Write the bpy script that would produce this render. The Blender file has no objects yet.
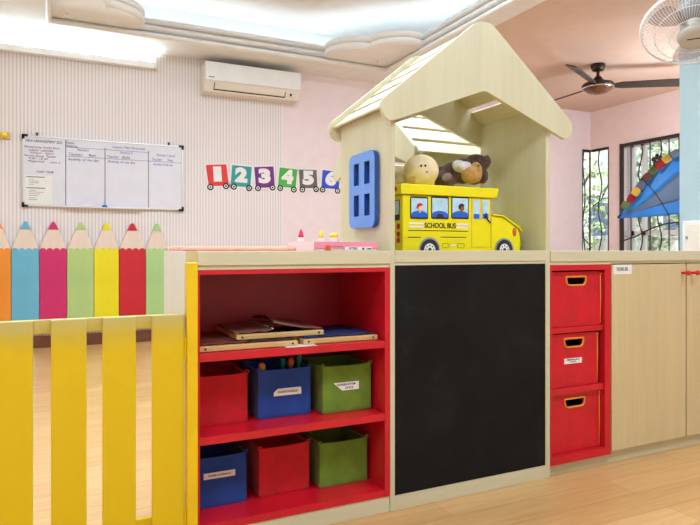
import bpy, bmesh, math, random
from mathutils import Vector, Matrix
random.seed(7)
SC = bpy.context.scene
COL = SC.collection
PI = math.pi

# ------------------------------------------------------------------ camera model of the photograph (700 x 525)
F = 604.5
YAW = math.atan(290 / 604.5)
SN, CS = math.sin(YAW), math.cos(YAW)
EYE = 0.9

def at(px, py, Y):
    """world point seen at a pixel on the vertical plane y = Y"""
    u = (px - 350) / F
    t = Y / (CS - u * SN)
    return Vector((t * (SN + u * CS), Y, EYE + (250 - py) / F * t))

def atx(px, py, X):
    u = (px - 350) / F
    t = X / (SN + u * CS)
    return Vector((X, t * (CS - u * SN), EYE + (250 - py) / F * t))

def att(px, py, t):
    u = (px - 350) / F
    return Vector((t * (SN + u * CS), t * (CS - u * SN), EYE + (250 - py) / F * t))

# ------------------------------------------------------------------ materials
def lin(c):
    c = c / 255
    return c / 12.92 if c <= .04045 else ((c + .055) / 1.055) ** 2.4

def rgb(c):
    return (lin(c[0]), lin(c[1]), lin(c[2]), 1)

class NT:
    def __init__(s, name):
        s.m = bpy.data.materials.new(name)
        s.m.use_nodes = True
        s.t = s.m.node_tree
        s.b = s.t.nodes['Principled BSDF']
    def n(s, kind, **kw):
        x = s.t.nodes.new(kind)
        for k, v in kw.items():
            setattr(x, k, v)
        return x
    def l(s, a, b):
        s.t.links.new(a, b)
    def ramp(s, fac, stops):
        r = s.n('ShaderNodeValToRGB')
        el = r.color_ramp.elements
        while len(el) < len(stops):
            el.new(.5)
        for e, (p, c) in zip(el, stops):
            e.position = p
            e.color = c
        s.l(fac, r.inputs['Fac'])
        return r.outputs['Color']
    def coords(s, scale=(1, 1, 1), rot=(0, 0, 0)):
        g = s.n('ShaderNodeTexCoord')
        mp = s.n('ShaderNodeMapping')
        mp.inputs['Scale'].default_value = scale
        mp.inputs['Rotation'].default_value = rot
        s.l(g.outputs['Object'], mp.inputs['Vector'])
        return mp.outputs['Vector']
    def noise(s, vec, scale, detail=3, rough=.5, dist=0):
        x = s.n('ShaderNodeTexNoise')
        x.inputs['Scale'].default_value = scale
        x.inputs['Detail'].default_value = detail
        x.inputs['Roughness'].default_value = rough
        x.inputs['Distortion'].default_value = dist
        s.l(vec, x.inputs['Vector'])
        return x.outputs['Fac']
    def bump(s, h, strength, dist=.002):
        b = s.n('ShaderNodeBump')
        b.inputs['Strength'].default_value = strength
        b.inputs['Distance'].default_value = dist
        s.l(h, b.inputs['Height'])
        s.l(b.outputs['Normal'], s.b.inputs['Normal'])

def paint(name, c, rough=.45, var=.05, scale=8, bump=0, bscale=200, metal=0, spec=.5, sheen=0):
    """a plain colour with a faint mottling of its own"""
    s = NT(name)
    v = s.coords()
    f = s.noise(v, scale, 4)
    a = rgb([max(0, x * (1 - var)) for x in c])
    b = rgb([min(255, x * (1 + var)) for x in c])
    s.l(s.ramp(f, [(.3, a), (.7, b)]), s.b.inputs['Base Color'])
    s.b.inputs['Roughness'].default_value = rough
    s.b.inputs['Metallic'].default_value = metal
    s.b.inputs['Specular IOR Level'].default_value = spec
    if sheen:
        s.b.inputs['Sheen Weight'].default_value = sheen
    if bump:
        s.bump(s.noise(v, bscale, 3), bump)
    return s.m

def wood(name, c1, c2, axis=2, rough=.4, fine=60, amount=.5):
    s = NT(name)
    sc = [1, 1, 1]
    sc[axis] = .06
    v = s.coords(tuple(sc))
    f = s.noise(v, fine, 5, .6)
    g = s.noise(v, fine * .22, 3, .5, .6)
    mx = s.n('ShaderNodeMath', operation='ADD')
    s.l(f, mx.inputs[0])
    s.l(g, mx.inputs[1])
    hf = s.n('ShaderNodeMath', operation='MULTIPLY')
    s.l(mx.outputs[0], hf.inputs[0])
    hf.inputs[1].default_value = .5
    s.l(s.ramp(hf.outputs[0], [(.5 - amount / 2, rgb(c2)), (.5 + amount / 2, rgb(c1))]), s.b.inputs['Base Color'])
    s.b.inputs['Roughness'].default_value = rough
    return s.m

def emit(name, c, power):
    m = bpy.data.materials.new(name)
    m.use_nodes = True
    t = m.node_tree
    t.nodes.clear()
    e = t.nodes.new('ShaderNodeEmission')
    e.inputs['Color'].default_value = rgb(c)
    e.inputs['Strength'].default_value = power
    o = t.nodes.new('ShaderNodeOutputMaterial')
    t.links.new(e.outputs[0], o.inputs[0])
    return m

def glass(name, tint=(235, 245, 248), gloss=.12, tr=None):
    m = bpy.data.materials.new(name)
    m.use_nodes = True
    t = m.node_tree
    t.nodes.clear()
    a = t.nodes.new('ShaderNodeBsdfTransparent')
    a.inputs['Color'].default_value = rgb(tint)
    g = t.nodes.new('ShaderNodeBsdfGlossy')
    g.inputs['Roughness'].default_value = .05
    x = t.nodes.new('ShaderNodeMixShader')
    x.inputs[0].default_value = gloss
    o = t.nodes.new('ShaderNodeOutputMaterial')
    t.links.new(a.outputs[0], x.inputs[1])
    t.links.new(g.outputs[0], x.inputs[2])
    t.links.new(x.outputs[0], o.inputs[0])
    return m

M = {}
M['maple'] = wood('maple_laminate', (217, 212, 180), (204, 197, 161), 2, .42)
M['maple_x'] = wood('maple_laminate_lengthwise', (219, 213, 182), (205, 197, 162), 0, .42)
M['maple_y'] = wood('maple_laminate_depthwise', (220, 210, 178), (205, 194, 158), 1, .42)
M['door_wood'] = wood('maple_door', (218, 201, 156), (204, 185, 139), 2, .42)
M['white_wood'] = wood('white_laminate', (238, 235, 226), (226, 221, 210), 2, .45)
M['pine'] = wood('pine_wood', (226, 190, 130), (205, 164, 100), 0, .5)
M['pine_y'] = wood('pine_wood_depthwise', (226, 190, 130), (205, 164, 100), 1, .5)
M['red_board'] = paint('red_melamine', (205, 22, 40), .36, .04)
M['red_fabric'] = paint('red_felt', (200, 12, 28), .8, .06, 20, .35, 500, sheen=.15)
M['blue_fabric'] = paint('blue_felt', (20, 66, 150), .8, .07, 20, .35, 500, sheen=.15)
M['green_fabric'] = paint('green_felt', (104, 138, 34), .8, .07, 20, .35, 500, sheen=.15)
M['red_nylon'] = paint('red_nylon', (205, 16, 36), .5, .06, 10, .6, 26)
M['orange'] = paint('orange_binding', (226, 142, 48), .6, .05)
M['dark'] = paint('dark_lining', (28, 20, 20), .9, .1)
M['chalk'] = None
M['paper'] = paint('white_paper', (238, 236, 232), .7, .01)
M['ink'] = paint('black_ink', (24, 22, 24), .6, .02)
M['blue_ink'] = paint('blue_marker', (44, 52, 150), .6, .05)
M['red_ink'] = paint('red_marker', (200, 40, 60), .6, .05)
M['grey_ink'] = paint('grey_marker', (120, 120, 132), .6, .05)
M['blue_plastic'] = paint('sky_blue_panel', (108, 156, 226), .4, .02)
M['blue_edge'] = paint('deep_blue_panel', (42, 84, 160), .45, .03)
M['bus'] = paint('yellow_nylon', (244, 230, 0), .5, .03, 6, .25, 22)
M['bus_line'] = paint('dark_print', (70, 62, 30), .6, .05)
M['charcoal'] = paint('charcoal', (40, 40, 50), .6, .08)
M['sky_print'] = paint('pale_blue_print', (184, 220, 240), .5, .06, 40)
M['blue_print'] = paint('blue_print', (22, 98, 214), .5, .03)
M['skin_print'] = paint('peach_print', (244, 214, 180), .6, .02)
M['brown_print'] = paint('brown_print', (146, 88, 50), .6, .02)
M['red_print'] = paint('red_print', (206, 30, 36), .6, .03)
M['white'] = paint('white_plastic', (238, 238, 235), .35, .01)
M['offwhite'] = paint('ivory_plastic', (236, 228, 214), .4, .01)
M['grey'] = paint('grey_plastic', (150, 152, 154), .4, .03)
M['lightgrey'] = paint('pale_grey_plastic', (196, 194, 188), .4, .02)
M['black'] = paint('black_plastic', (24, 24, 26), .45, .05)
M['alu'] = paint('aluminium', (214, 216, 216), .35, .02, metal=.6)
M['plaster'] = paint('white_plaster', (244, 243, 241), .75, .01)
M['ceil_white'] = paint('white_ceiling_paint', (238, 236, 233), .85, .012)
M['ceil_peach'] = paint('peach_bounce_ceiling', (220, 190, 170), .85, .012)
M['pink_wall'] = paint('pale_pink_wall_paint', (240, 224, 225), .8, .01)
M['rose_wall'] = paint('rose_wall_paint', (244, 220, 214), .8, .01)
M['bluegrey_wall'] = paint('pale_blue_wall_paint', (176, 202, 208), .7, .01)
M['skirting'] = paint('brown_skirting', (112, 62, 38), .5, .08)
M['gold'] = paint('ochre_plastic', (214, 160, 60), .4, .05)
M['teal'] = paint('teal_plastic', (20, 128, 110), .4, .05)
M['rust'] = paint('rust_plastic', (176, 84, 40), .4, .05)
M['doll'] = paint('cream_cloth', (240, 222, 180), .85, .04, 20, .2, 400)
M['doll_hat'] = paint('tan_cloth', (206, 168, 104), .85, .05, 20, .2, 400)
M['brown_fur'] = paint('brown_plush', (92, 66, 60), .95, .22, 60, .8, 260, sheen=.3)
M['white_fur'] = paint('white_plush', (222, 220, 222), .95, .1, 60, 1, 220, sheen=.3)
M['tan_fur'] = paint('tan_plush', (186, 140, 76), .9, .1, 50, .5, 260, sheen=.2)
M['salmon'] = paint('salmon_cloth', (246, 178, 158), .9, .04, 20, .6, 120)
M['pink_box'] = paint('pink_card', (240, 150, 176), .5, .02)
M['palepink'] = paint('pale_pink_card', (250, 206, 210), .5, .02)
M['magenta'] = paint('magenta_plastic', (214, 18, 92), .4, .03)
M['yellowp'] = paint('yellow_plastic', (244, 220, 20), .4, .03)
M['orange_red'] = paint('orange_print', (232, 84, 40), .5, .03)
M['bronze'] = paint('dark_bronze', (58, 40, 30), .3, .15, metal=.5)
M['fan_dark'] = paint('dark_wood_blade', (52, 40, 32), .4, .2, 30)
M['chrome'] = paint('chrome', (220, 220, 222), .12, .01, metal=1)
M['iron'] = paint('dark_wrought_iron', (52, 36, 32), .5, .1)
M['tent_blue'] = paint('bright_blue_nylon', (40, 136, 226), .45, .05, 6, .3, 12)
M['tent_grey'] = paint('slate_blue_nylon', (94, 116, 150), .5, .05, 6, .3, 12)
M['olive'] = paint('olive_felt', (104, 116, 60), .8, .05)
M['mustard'] = paint('mustard_felt', (226, 176, 60), .8, .05)
M['darkred'] = paint('dark_red_felt', (166, 28, 40), .8, .05)
M['slate'] = paint('slate_felt', (104, 114, 136), .8, .05)
M['brownf'] = paint('brown_felt', (110, 58, 46), .8, .05)
M['facade'] = paint('cream_facade', (236, 226, 214), .8, .04)
M['garden'] = paint('garden_paving', (206, 196, 180), .9, .08)
M['leaf'] = paint('green_leaves', (176, 184, 134), .7, .3, 4)
M['leaf_dark'] = paint('deep_green_leaves', (140, 158, 108), .7, .3, 4)
M['bark'] = paint('brown_bark', (120, 96, 74), .9, .15, 20)
M['brown_leather'] = paint('brown_leatherette', (122, 78, 66), .5, .06, 20)
M['dark_leather'] = paint('dark_brown_leatherette', (62, 34, 28), .55, .12, 14)
M['navy'] = paint('navy_cloth', (34, 44, 100), .8, .06, 20)
M['rust_cloth'] = paint('rust_cloth', (110, 50, 36), .8, .08, 20)
M['led'] = emit('cove_led', (222, 242, 255), 10)
M['tube'] = emit('fluorescent_tube', (222, 246, 255), 85)
M['glass'] = glass('window_glass')
M['fan_blade'] = glass('clear_fan_blade', (226, 222, 226), .22)

def m_chalk():
    s = NT('black_chalkboard')
    v = s.coords()
    f = s.noise(v, 5, 6, .65, .6)
    s.l(s.ramp(f, [(.35, rgb((19, 20, 21))), (.58, rgb((25, 26, 27))), (.8, rgb((40, 41, 42)))]), s.b.inputs['Base Color'])
    s.b.inputs['Roughness'].default_value = .62
    s.b.inputs['Specular IOR Level'].default_value = .14
    return s.m
M['chalk'] = m_chalk()

def m_floor():
    s = NT('oak_laminate_planks')
    v = s.coords()
    br = s.n('ShaderNodeTexBrick')
    br.offset = .4
    br.inputs['Scale'].default_value = 1
    br.inputs['Brick Width'].default_value = 1.2
    br.inputs['Row Height'].default_value = .13
    br.inputs['Mortar Size'].default_value = .0012
    br.inputs['Mortar Smooth'].default_value = .1
    br.inputs['Bias'].default_value = 0
    br.inputs['Color1'].default_value = rgb((222, 180, 122))
    br.inputs['Color2'].default_value = rgb((208, 164, 106))
    br.inputs['Mortar'].default_value = rgb((176, 132, 82))
    s.l(v, br.inputs['Vector'])
    v2 = s.coords((.6, 9, 1))
    f = s.noise(v2, 5, 5, .6, .8)
    mx = s.n('ShaderNodeMixRGB', blend_type='MULTIPLY')
    mx.inputs['Fac'].default_value = .55
    s.l(br.outputs['Color'], mx.inputs['Color1'])
    s.l(s.ramp(f, [(.3, (.74, .66, .56, 1)), (.62, (1, 1, 1, 1))]), mx.inputs['Color2'])
    s.l(mx.outputs[0], s.b.inputs['Base Color'])
    s.b.inputs['Roughness'].default_value = .34
    return s.m
M['floor'] = m_floor()

def m_stripes():
    s = NT('striped_pink_panelling')
    g = s.n('ShaderNodeTexCoord')
    x = s.n('ShaderNodeSeparateXYZ')
    s.l(g.outputs['Object'], x.inputs[0])
    d = s.n('ShaderNodeMath', operation='DIVIDE')
    d.inputs[1].default_value = .030
    s.l(x.outputs['X'], d.inputs[0])
    fr = s.n('ShaderNodeMath', operation='FRACT')
    s.l(d.outputs[0], fr.inputs[0])
    c = s.ramp(fr.outputs[0], [(0, rgb((216, 207, 205))), (.30, rgb((216, 207, 205))), (.38, rgb((240, 233, 232))), (.92, rgb((240, 233, 232))), (1, rgb((216, 207, 205)))])
    s.l(c, s.b.inputs['Base Color'])
    s.b.inputs['Roughness'].default_value = .75
    return s.m
M['stripes'] = m_stripes()

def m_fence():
    s = NT('yellow_paint_paler_top')
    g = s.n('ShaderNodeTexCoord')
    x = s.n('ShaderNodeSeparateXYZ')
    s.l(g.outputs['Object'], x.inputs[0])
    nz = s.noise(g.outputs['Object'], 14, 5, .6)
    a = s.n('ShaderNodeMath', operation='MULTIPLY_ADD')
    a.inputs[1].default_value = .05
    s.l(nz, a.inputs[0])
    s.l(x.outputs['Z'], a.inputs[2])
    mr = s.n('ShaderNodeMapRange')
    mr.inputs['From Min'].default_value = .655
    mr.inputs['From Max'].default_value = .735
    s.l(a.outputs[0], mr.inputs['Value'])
    c = s.ramp(mr.outputs[0], [(0, rgb((228, 192, 2))), (.5, rgb((212, 186, 56))), (1, rgb((204, 186, 112)))])  # yellow turns paler and greyer towards the picket tops
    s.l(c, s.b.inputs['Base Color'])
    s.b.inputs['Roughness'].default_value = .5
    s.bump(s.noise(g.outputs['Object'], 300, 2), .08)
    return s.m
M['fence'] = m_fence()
M['fence_post'] = paint('yellow_gloss_paint', (240, 200, 8), .4, .03)
M['mottle'] = None

def m_mottle():
    s = NT('dark_patterned_cloth')
    v = s.coords()
    w = s.n('ShaderNodeTexVoronoi')
    w.inputs['Scale'].default_value = 90
    s.l(v, w.inputs['Vector'])
    s.l(s.ramp(w.outputs['Distance'], [(.25, rgb((40, 40, 30))), (.5, rgb((120, 120, 80)))]), s.b.inputs['Base Color'])
    s.b.inputs['Roughness'].default_value = .9
    return s.m
M['mottle'] = m_mottle()

# ------------------------------------------------------------------ mesh building
class MB:
    def __init__(s):
        s.bm = bmesh.new()
        s.cur = 0
    def _tag(s, faces):
        for f in faces:
            f.material_index = s.cur
    def box(s, x0, x1, y0, y1, z0, z1):
        vs = [s.bm.verts.new(p) for p in ((x0, y0, z0), (x1, y0, z0), (x1, y1, z0), (x0, y1, z0), (x0, y0, z1), (x1, y0, z1), (x1, y1, z1), (x0, y1, z1))]
        s._tag([s.bm.faces.new([vs[i] for i in q]) for q in ((3, 2, 1, 0), (4, 5, 6, 7), (0, 1, 5, 4), (1, 2, 6, 5), (2, 3, 7, 6), (3, 0, 4, 7))])
        return s
    def hexa(s, pts):
        vs = [s.bm.verts.new(p) for p in pts]
        s._tag([s.bm.faces.new([vs[i] for i in q]) for q in ((3, 2, 1, 0), (4, 5, 6, 7), (0, 1, 5, 4), (1, 2, 6, 5), (2, 3, 7, 6), (3, 0, 4, 7))])
        return s
    def cyl(s, p0, p1, r0, r1=None, seg=20, caps=True):
        r1 = r0 if r1 is None else r1
        p0, p1 = Vector(p0), Vector(p1)
        d = (p1 - p0).normalized()
        a = d.orthogonal().normalized()
        b = d.cross(a)
        c0 = [s.bm.verts.new(p0 + r0 * (a * math.cos(2 * PI * i / seg) + b * math.sin(2 * PI * i / seg))) for i in range(seg)]
        c1 = [s.bm.verts.new(p1 + r1 * (a * math.cos(2 * PI * i / seg) + b * math.sin(2 * PI * i / seg))) for i in range(seg)]
        fs = [s.bm.faces.new((c0[i], c0[(i + 1) % seg], c1[(i + 1) % seg], c1[i])) for i in range(seg)]
        if caps:
            fs.append(s.bm.faces.new(c0[::-1]))
            fs.append(s.bm.faces.new(c1))
        s._tag(fs)
        return s
    def tube(s, pts, r, seg=8, closed=False):
        pts = [Vector(p) for p in pts]
        n = len(pts)
        rings = []
        up = None
        for i in range(n):
            if closed:
                d = pts[(i + 1) % n] - pts[i - 1]
            else:
                d = pts[min(i + 1, n - 1)] - pts[max(i - 1, 0)]
            d.normalize()
            if up is None:
                up = d.orthogonal().normalized()
            a = up - d * up.dot(d)
            if a.length < 1e-5:
                a = d.orthogonal()
            a.normalize()
            up = a
            b = d.cross(a)
            rr = r[i] if isinstance(r, (list, tuple)) else r
            rings.append([s.bm.verts.new(pts[i] + rr * (a * math.cos(2 * PI * k / seg) + b * math.sin(2 * PI * k / seg))) for k in range(seg)])
        fs = []
        for i in range(n if closed else n - 1):
            A, B = rings[i], rings[(i + 1) % n]
            for k in range(seg):
                fs.append(s.bm.faces.new((A[k], A[(k + 1) % seg], B[(k + 1) % seg], B[k])))
        if not closed:
            fs.append(s.bm.faces.new(rings[0][::-1]))
            fs.append(s.bm.faces.new(rings[-1]))
        s._tag(fs)
        return s
    def ell(s, c, r, rot=None, seg=20, rings=12):
        mt = Matrix.Translation(Vector(c)) @ (rot.to_4x4() if rot else Matrix()) @ Matrix.Diagonal((r[0], r[1], r[2], 1))
        o = bmesh.ops.create_uvsphere(s.bm, u_segments=seg, v_segments=rings, radius=1, matrix=mt)
        s._tag({f for v in o['verts'] for f in v.link_faces})
        return s
    def lathe(s, prof, c, seg=28, rot=None):
        c = Vector(c)
        rows = []
        for (r, z) in prof:
            row = []
            for i in range(seg):
                v = Vector((r * math.cos(2 * PI * i / seg), r * math.sin(2 * PI * i / seg), z))
                if rot:
                    v = rot @ v
                row.append(s.bm.verts.new(c + v))
            rows.append(row)
        fs = []
        for A, B in zip(rows, rows[1:]):
            for i in range(seg):
                fs.append(s.bm.faces.new((A[i], A[(i + 1) % seg], B[(i + 1) % seg], B[i])))
        fs.append(s.bm.faces.new(rows[0][::-1]))
        fs.append(s.bm.faces.new(rows[-1]))
        s._tag(fs)
        return s
    def plate(s, loops, fn, d0, d1, side=None):
        """an outline with holes, given a thickness: loops of 2D points, fn(a, b, d) -> 3D"""
        layers = []
        newf = []
        sides = []
        for d in (d0, d1):
            ls, edges = [], []
            for lp in loops:
                vs = [s.bm.verts.new(fn(a, b, d)) for a, b in lp]
                edges += [s.bm.edges.new((vs[i], vs[(i + 1) % len(vs)])) for i in range(len(vs))]
                ls.append(vs)
            r = bmesh.ops.triangle_fill(s.bm, use_beauty=True, use_dissolve=False, edges=edges)
            newf += [g for g in r['geom'] if isinstance(g, bmesh.types.BMFace)]
            layers.append(ls)
        for A, B in zip(*layers):
            n = len(A)
            for i in range(n):
                newf.append(s.bm.faces.new((A[i], A[(i + 1) % n], B[(i + 1) % n], B[i])))
                if side is not None:
                    sides.append(newf[-1])
        s._tag(newf)
        for f in sides:
            f.material_index = side
        return s
    def sweep(s, path, prof):
        """profile of (outward offset, z) along a closed counter-clockwise 2D path"""
        n = len(path)
        rings = []
        for i in range(n):
            p, a, b = Vector(path[i]), Vector(path[i - 1]), Vector(path[(i + 1) % n])
            d1, d2 = (p - a).normalized(), (b - p).normalized()
            n1, n2 = Vector((d1.y, -d1.x)), Vector((d2.y, -d2.x))
            m = (n1 + n2)
            m = m / max(m.length_squared / 2, .35)
            rings.append([s.bm.verts.new((p.x + m.x * o, p.y + m.y * o, z)) for o, z in prof])
        k = len(prof)
        fs = []
        for i in range(n):
            A, B = rings[i], rings[(i + 1) % n]
            for j in range(k):
                fs.append(s.bm.faces.new((A[j], A[(j + 1) % k], B[(j + 1) % k], B[j])))
        s._tag(fs)
        return s
    def xf(s, mt):
        bmesh.ops.transform(s.bm, matrix=mt, verts=s.bm.verts)
        return s
    def build(s, name, mats, parent=None, smooth=False, bevel=0, bseg=2, origin=None, xf=None, remesh=0):
        if xf is not None:
            s.xf(xf)
        bmesh.ops.recalc_face_normals(s.bm, faces=s.bm.faces)
        org = Vector(origin) if origin is not None else (ORG[parent.name] if parent else Vector())
        bmesh.ops.translate(s.bm, vec=-org, verts=s.bm.verts)
        me = bpy.data.meshes.new(name)
        s.bm.to_mesh(me)
        s.bm.free()
        o = bpy.data.objects.new(name, me)
        COL.objects.link(o)
        for m in (mats if isinstance(mats, (list, tuple)) else [mats]):
            me.materials.append(M[m] if isinstance(m, str) else m)
        if smooth:
            me.polygons.foreach_set('use_smooth', [True] * len(me.polygons))
        if remesh:
            r = o.modifiers.new('remesh', 'REMESH')
            r.mode = 'VOXEL'
            r.voxel_size = remesh
            r.use_smooth_shade = True
            w = o.modifiers.new('smooth', 'SMOOTH')
            w.factor = .5
            w.iterations = 6
        if bevel:
            b = o.modifiers.new('bevel', 'BEVEL')
            b.width = bevel
            b.segments = bseg
            b.limit_method = 'ANGLE'
            b.angle_limit = math.radians(40)
            b.harden_normals = False
        if parent:
            o.parent = parent
            ORG[o.name] = org
        else:
            o.location = org
            ORG[o.name] = org
        return o

ORG = {}

def fillet(pts, rad, seg=6):
    out = []
    n = len(pts)
    for i in range(n):
        r = rad[i] if isinstance(rad, (list, tuple)) else rad
        p, a, b = Vector(pts[i]), Vector(pts[i - 1]), Vector(pts[(i + 1) % n])
        if r <= 0:
            out.append(tuple(p))
            continue
        u, w = (a - p).normalized(), (b - p).normalized()
        ang = u.angle(w)
        t = min(r / math.tan(ang / 2), (a - p).length * .49, (b - p).length * .49)
        r2 = t * math.tan(ang / 2)
        c = p + (u + w).normalized() * (r2 / math.sin(ang / 2))
        s0, s1 = p + u * t - c, p + w * t - c
        th = s0.angle(s1)
        sg = 1 if (s0.x * s1.y - s0.y * s1.x) > 0 else -1
        for k in range(seg + 1):
            al = sg * th * k / seg
            out.append((c.x + s0.x * math.cos(al) - s0.y * math.sin(al), c.y + s0.x * math.sin(al) + s0.y * math.cos(al)))
    return out

def rrect(x0, x1, z0, z1, r, seg=5):
    return fillet([(x0, z0), (x1, z0), (x1, z1), (x0, z1)], r, seg)

XZ = lambda a, b, d: (a, d, b)     # outline in the x-z plane, depth along y
YZ = lambda a, b, d: (d, a, b)     # outline in the y-z plane, depth along x
XY = lambda a, b, d: (a, b, d)

def tag(o, label=None, cat=None, group=None, kind=None):
    for k, v in (('label', label), ('category', cat), ('group', group), ('kind', kind)):
        if v:
            o[k] = v
    return o

def thing(name, loc, label, cat, group=None):
    o = bpy.data.objects.new(name, None)
    o.empty_display_size = .05
    COL.objects.link(o)
    o.location = loc
    ORG[o.name] = Vector(loc)
    return tag(o, label, cat, group)

def struct(o):
    o['kind'] = 'structure'
    return o

def text_mesh(txt, size, width=None, bold=0.0, extrude=.0004, shear=0):
    cu = bpy.data.curves.new('t', 'FONT')
    cu.body = txt
    cu.size = size
    cu.align_x = 'CENTER'
    cu.align_y = 'CENTER'
    cu.extrude = extrude
    cu.offset = bold
    cu.shear = shear
    cu.resolution_u = 4
    ob = bpy.data.objects.new('t', cu)
    COL.objects.link(ob)
    dg = bpy.context.evaluated_depsgraph_get()
    me = bpy.data.meshes.new_from_object(ob.evaluated_get(dg))
    bpy.data.objects.remove(ob)
    bpy.data.curves.remove(cu)
    if width:
        xs = [v.co.x for v in me.vertices]
        if xs:
            w = max(xs) - min(xs)
            for v in me.vertices:
                v.co.x *= width / w
    return me

def text(txt, size, c, mat, parent, name='lettering', width=None, bold=0, rot=0, facing='-Y', extrude=.0004, shear=0):
    """lettering lying on a vertical face (seen from -Y or -X)"""
    me = text_mesh(txt, size, width, bold, extrude, shear)
    R = Matrix.Rotation(PI / 2, 4, 'X')
    if facing == '-X':
        R = Matrix.Rotation(-PI / 2, 4, 'Z') @ R
    mt = Matrix.Translation(Vector(c)) @ R @ Matrix.Rotation(rot, 4, 'Z')
    mb = MB()
    mb.bm.from_mesh(me)
    bpy.data.meshes.remove(me)
    mb.bm.transform(mt)
    return mb.build(name, mat, parent)

def texts(lines, mat, parent, name='handwriting'):
    """several words of one ink, each line a piece of its own: (text, size, centre, width, rot)"""
    for (txt, size, c, width, rot) in lines:
        me = text_mesh(txt, size, width, 0, .0003, .15)
        me.transform(Matrix.Translation(Vector(c)) @ Matrix.Rotation(PI / 2, 4, 'X') @ Matrix.Rotation(rot, 4, 'Z'))
        mb = MB()
        mb.bm.from_mesh(me)
        bpy.data.meshes.remove(me)
        mb.build(name, mat, parent)

def copy_tree(o, parent=None):
    c = o.copy()
    COL.objects.link(c)
    if parent:
        c.parent = parent
    for ch in list(o.children):
        copy_tree(ch, c)
    return c

# ================================================================== the room
ZC = 2.85                 # soffit height
YB = 6.25                 # back wall
XR = 6.78                 # right wall
XL, YF = -2.6, -3.2
TX0, TX1, TY0, TY1 = -.09, 3.22, .9, 5.78   # tray opening in the soffit

struct(MB().box(XL, XR + .2, YF, YB + .2, -.06, 0).build('floor', 'floor'))

# back wall with the narrow corner window
wx = at(582, 150, YB).x
wz1 = 2.32
wz0 = .62
mb = MB()
mb.box(XL, 2.19, YB, YB + .2, 0, ZC + .02)
struct(mb.build('wall_back', 'stripes'))
mb = MB()
mb.box(2.19, wx, YB, YB + .2, 0, ZC + .02)
mb.box(wx, XR + .2, YB, YB + .2, 0, wz0)
mb.box(wx, XR + .2, YB, YB + .2, wz1, ZC + .02)
struct(mb.build('wall_back.001', 'pink_wall'))

y_cw = atx(609, 150, XR).y             # end of the corner window on the right wall
y_w1 = atx(620.5, 150, XR).y
y_w0 = 3.7
mb = MB()
zt2 = 2.32
for (a, b) in ((y_w1, y_cw), (YF, y_w0)):
    mb.box(XR, XR + .2, a, b, 0, ZC + .02)
mb.box(XR, XR + .2, y_w0, y_w1, 0, wz0)
mb.box(XR, XR + .2, y_w0, y_w1, zt2, ZC + .02)
mb.box(XR, XR + .2, y_cw, YB, 0, wz0)
mb.box(XR, XR + .2, y_cw, YB, wz1, ZC + .02)
struct(mb.build('wall_right', 'rose_wall'))
struct(MB().box(XL - .2, XL, YF, YB + .2, 0, ZC + .02).build('wall_left', 'plaster'))
struct(MB().box(XL - .2, XR + .2, YF - .2, YF, 0, ZC + .02).build('wall_front', 'plaster'))
struct(MB().box(4.2, 4.7, 2.5, at(680, 100, 3.026).y, 0.001, ZC - .001).build('wall_divider', 'bluegrey_wall'))

# skirting along the back wall
struct(MB().box(XL, XR, YB - .016, YB - .001, .001, .11).build('baseboard_back', 'skirting', bevel=.004))

# soffit with the tray opening; warm bounced light is put into the bay's peach colour
hole = [(TX0, TY0), (TX1, TY0), (TX1, TY1), (TX0, TY1)]
XP = 3.42
mb = MB().plate([[(XL, YF), (XP, YF), (XP, YB), (XL, YB)], hole], XY, ZC, ZC + .03)
struct(mb.build('ceiling', 'ceil_white'))
struct(MB().box(XP, XR, YF, YB, ZC, ZC + .03).build('ceiling.001', 'ceil_peach'))

# tray: lower straight moulding, lobed plate with two rolls, recess above
def roll(zc, r, out=.0, seg=7):
    return [(out - r * math.cos(t), zc + r * math.sin(t)) for t in [(-PI / 2) + PI * k / seg for k in range(seg + 1)]] + [(out + .012, zc + r), (out + .012, zc - r)]

struct(MB().sweep(hole, roll(ZC + .016, .026)).build('trim_1', 'plaster', smooth=True))

def lobed():
    def arc(a, b, sag, n=9):
        a, b = Vector(a), Vector(b)
        d = b - a
        L = d.length
        R = (L * L / 4 + sag * sag) / (2 * sag)
        nrm = Vector((-d.y, d.x)).normalized()      # left of travel = inwards
        c = (a + b) / 2 - nrm * (R - sag)
        s0, s1 = a - c, b - c
        th = s0.angle(s1)
        sg = 1 if s0.x * s1.y - s0.y * s1.x > 0 else -1
        return [(c.x + s0.x * math.cos(sg * th * k / n) - s0.y * math.sin(sg * th * k / n),
                 c.y + s0.x * math.sin(sg * th * k / n) + s0.y * math.cos(sg * th * k / n)) for k in range(n + 1)]
    e, g = .72, .44
    x0, x1, y0, y1 = TX0 - .012, TX1 + .012, TY0 - .012, TY1 + .012
    P = []
    corners = [((x1, y1 - e), (x1 - g, y1 - g), (x1 - e, y1)), ((x0 + e, y1), (x0 + g, y1 - g), (x0, y1 - e)),
               ((x0, y0 + e), (x0 + g, y0 + g), (x0 + e, y0)), ((x1 - e, y0), (x1 - g, y0 + g), (x1, y0 + e))]
    for a, c, b in corners:
        P += arc(a, c, .15)
        P += arc(c, b, .15)[1:]
    return P
LB = lobed()
struct(MB().sweep(LB, roll(ZC + .083, .033)).build('trim_2', 'plaster', smooth=True))
struct(MB().sweep(LB, roll(ZC + .147, .031)).build('trim_3', 'plaster', smooth=True))
big = [(TX0 - .36, TY0 - .36), (TX1 + .36, TY0 - .36), (TX1 + .36, TY1 + .36), (TX0 - .36, TY1 + .36)]
struct(MB().plate([big, LB], XY, ZC + .045, ZC + .08).build('trim_4', 'plaster'))
mb = MB()
ZR = ZC + .42
x0, y0 = big[0]
x1, y1 = big[2]
mb.box(x0, x1, y0, y1, ZR, ZR + .02)
mb.box(x0 - .02, x0, y0, y1, ZC + .081, ZR)
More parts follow.
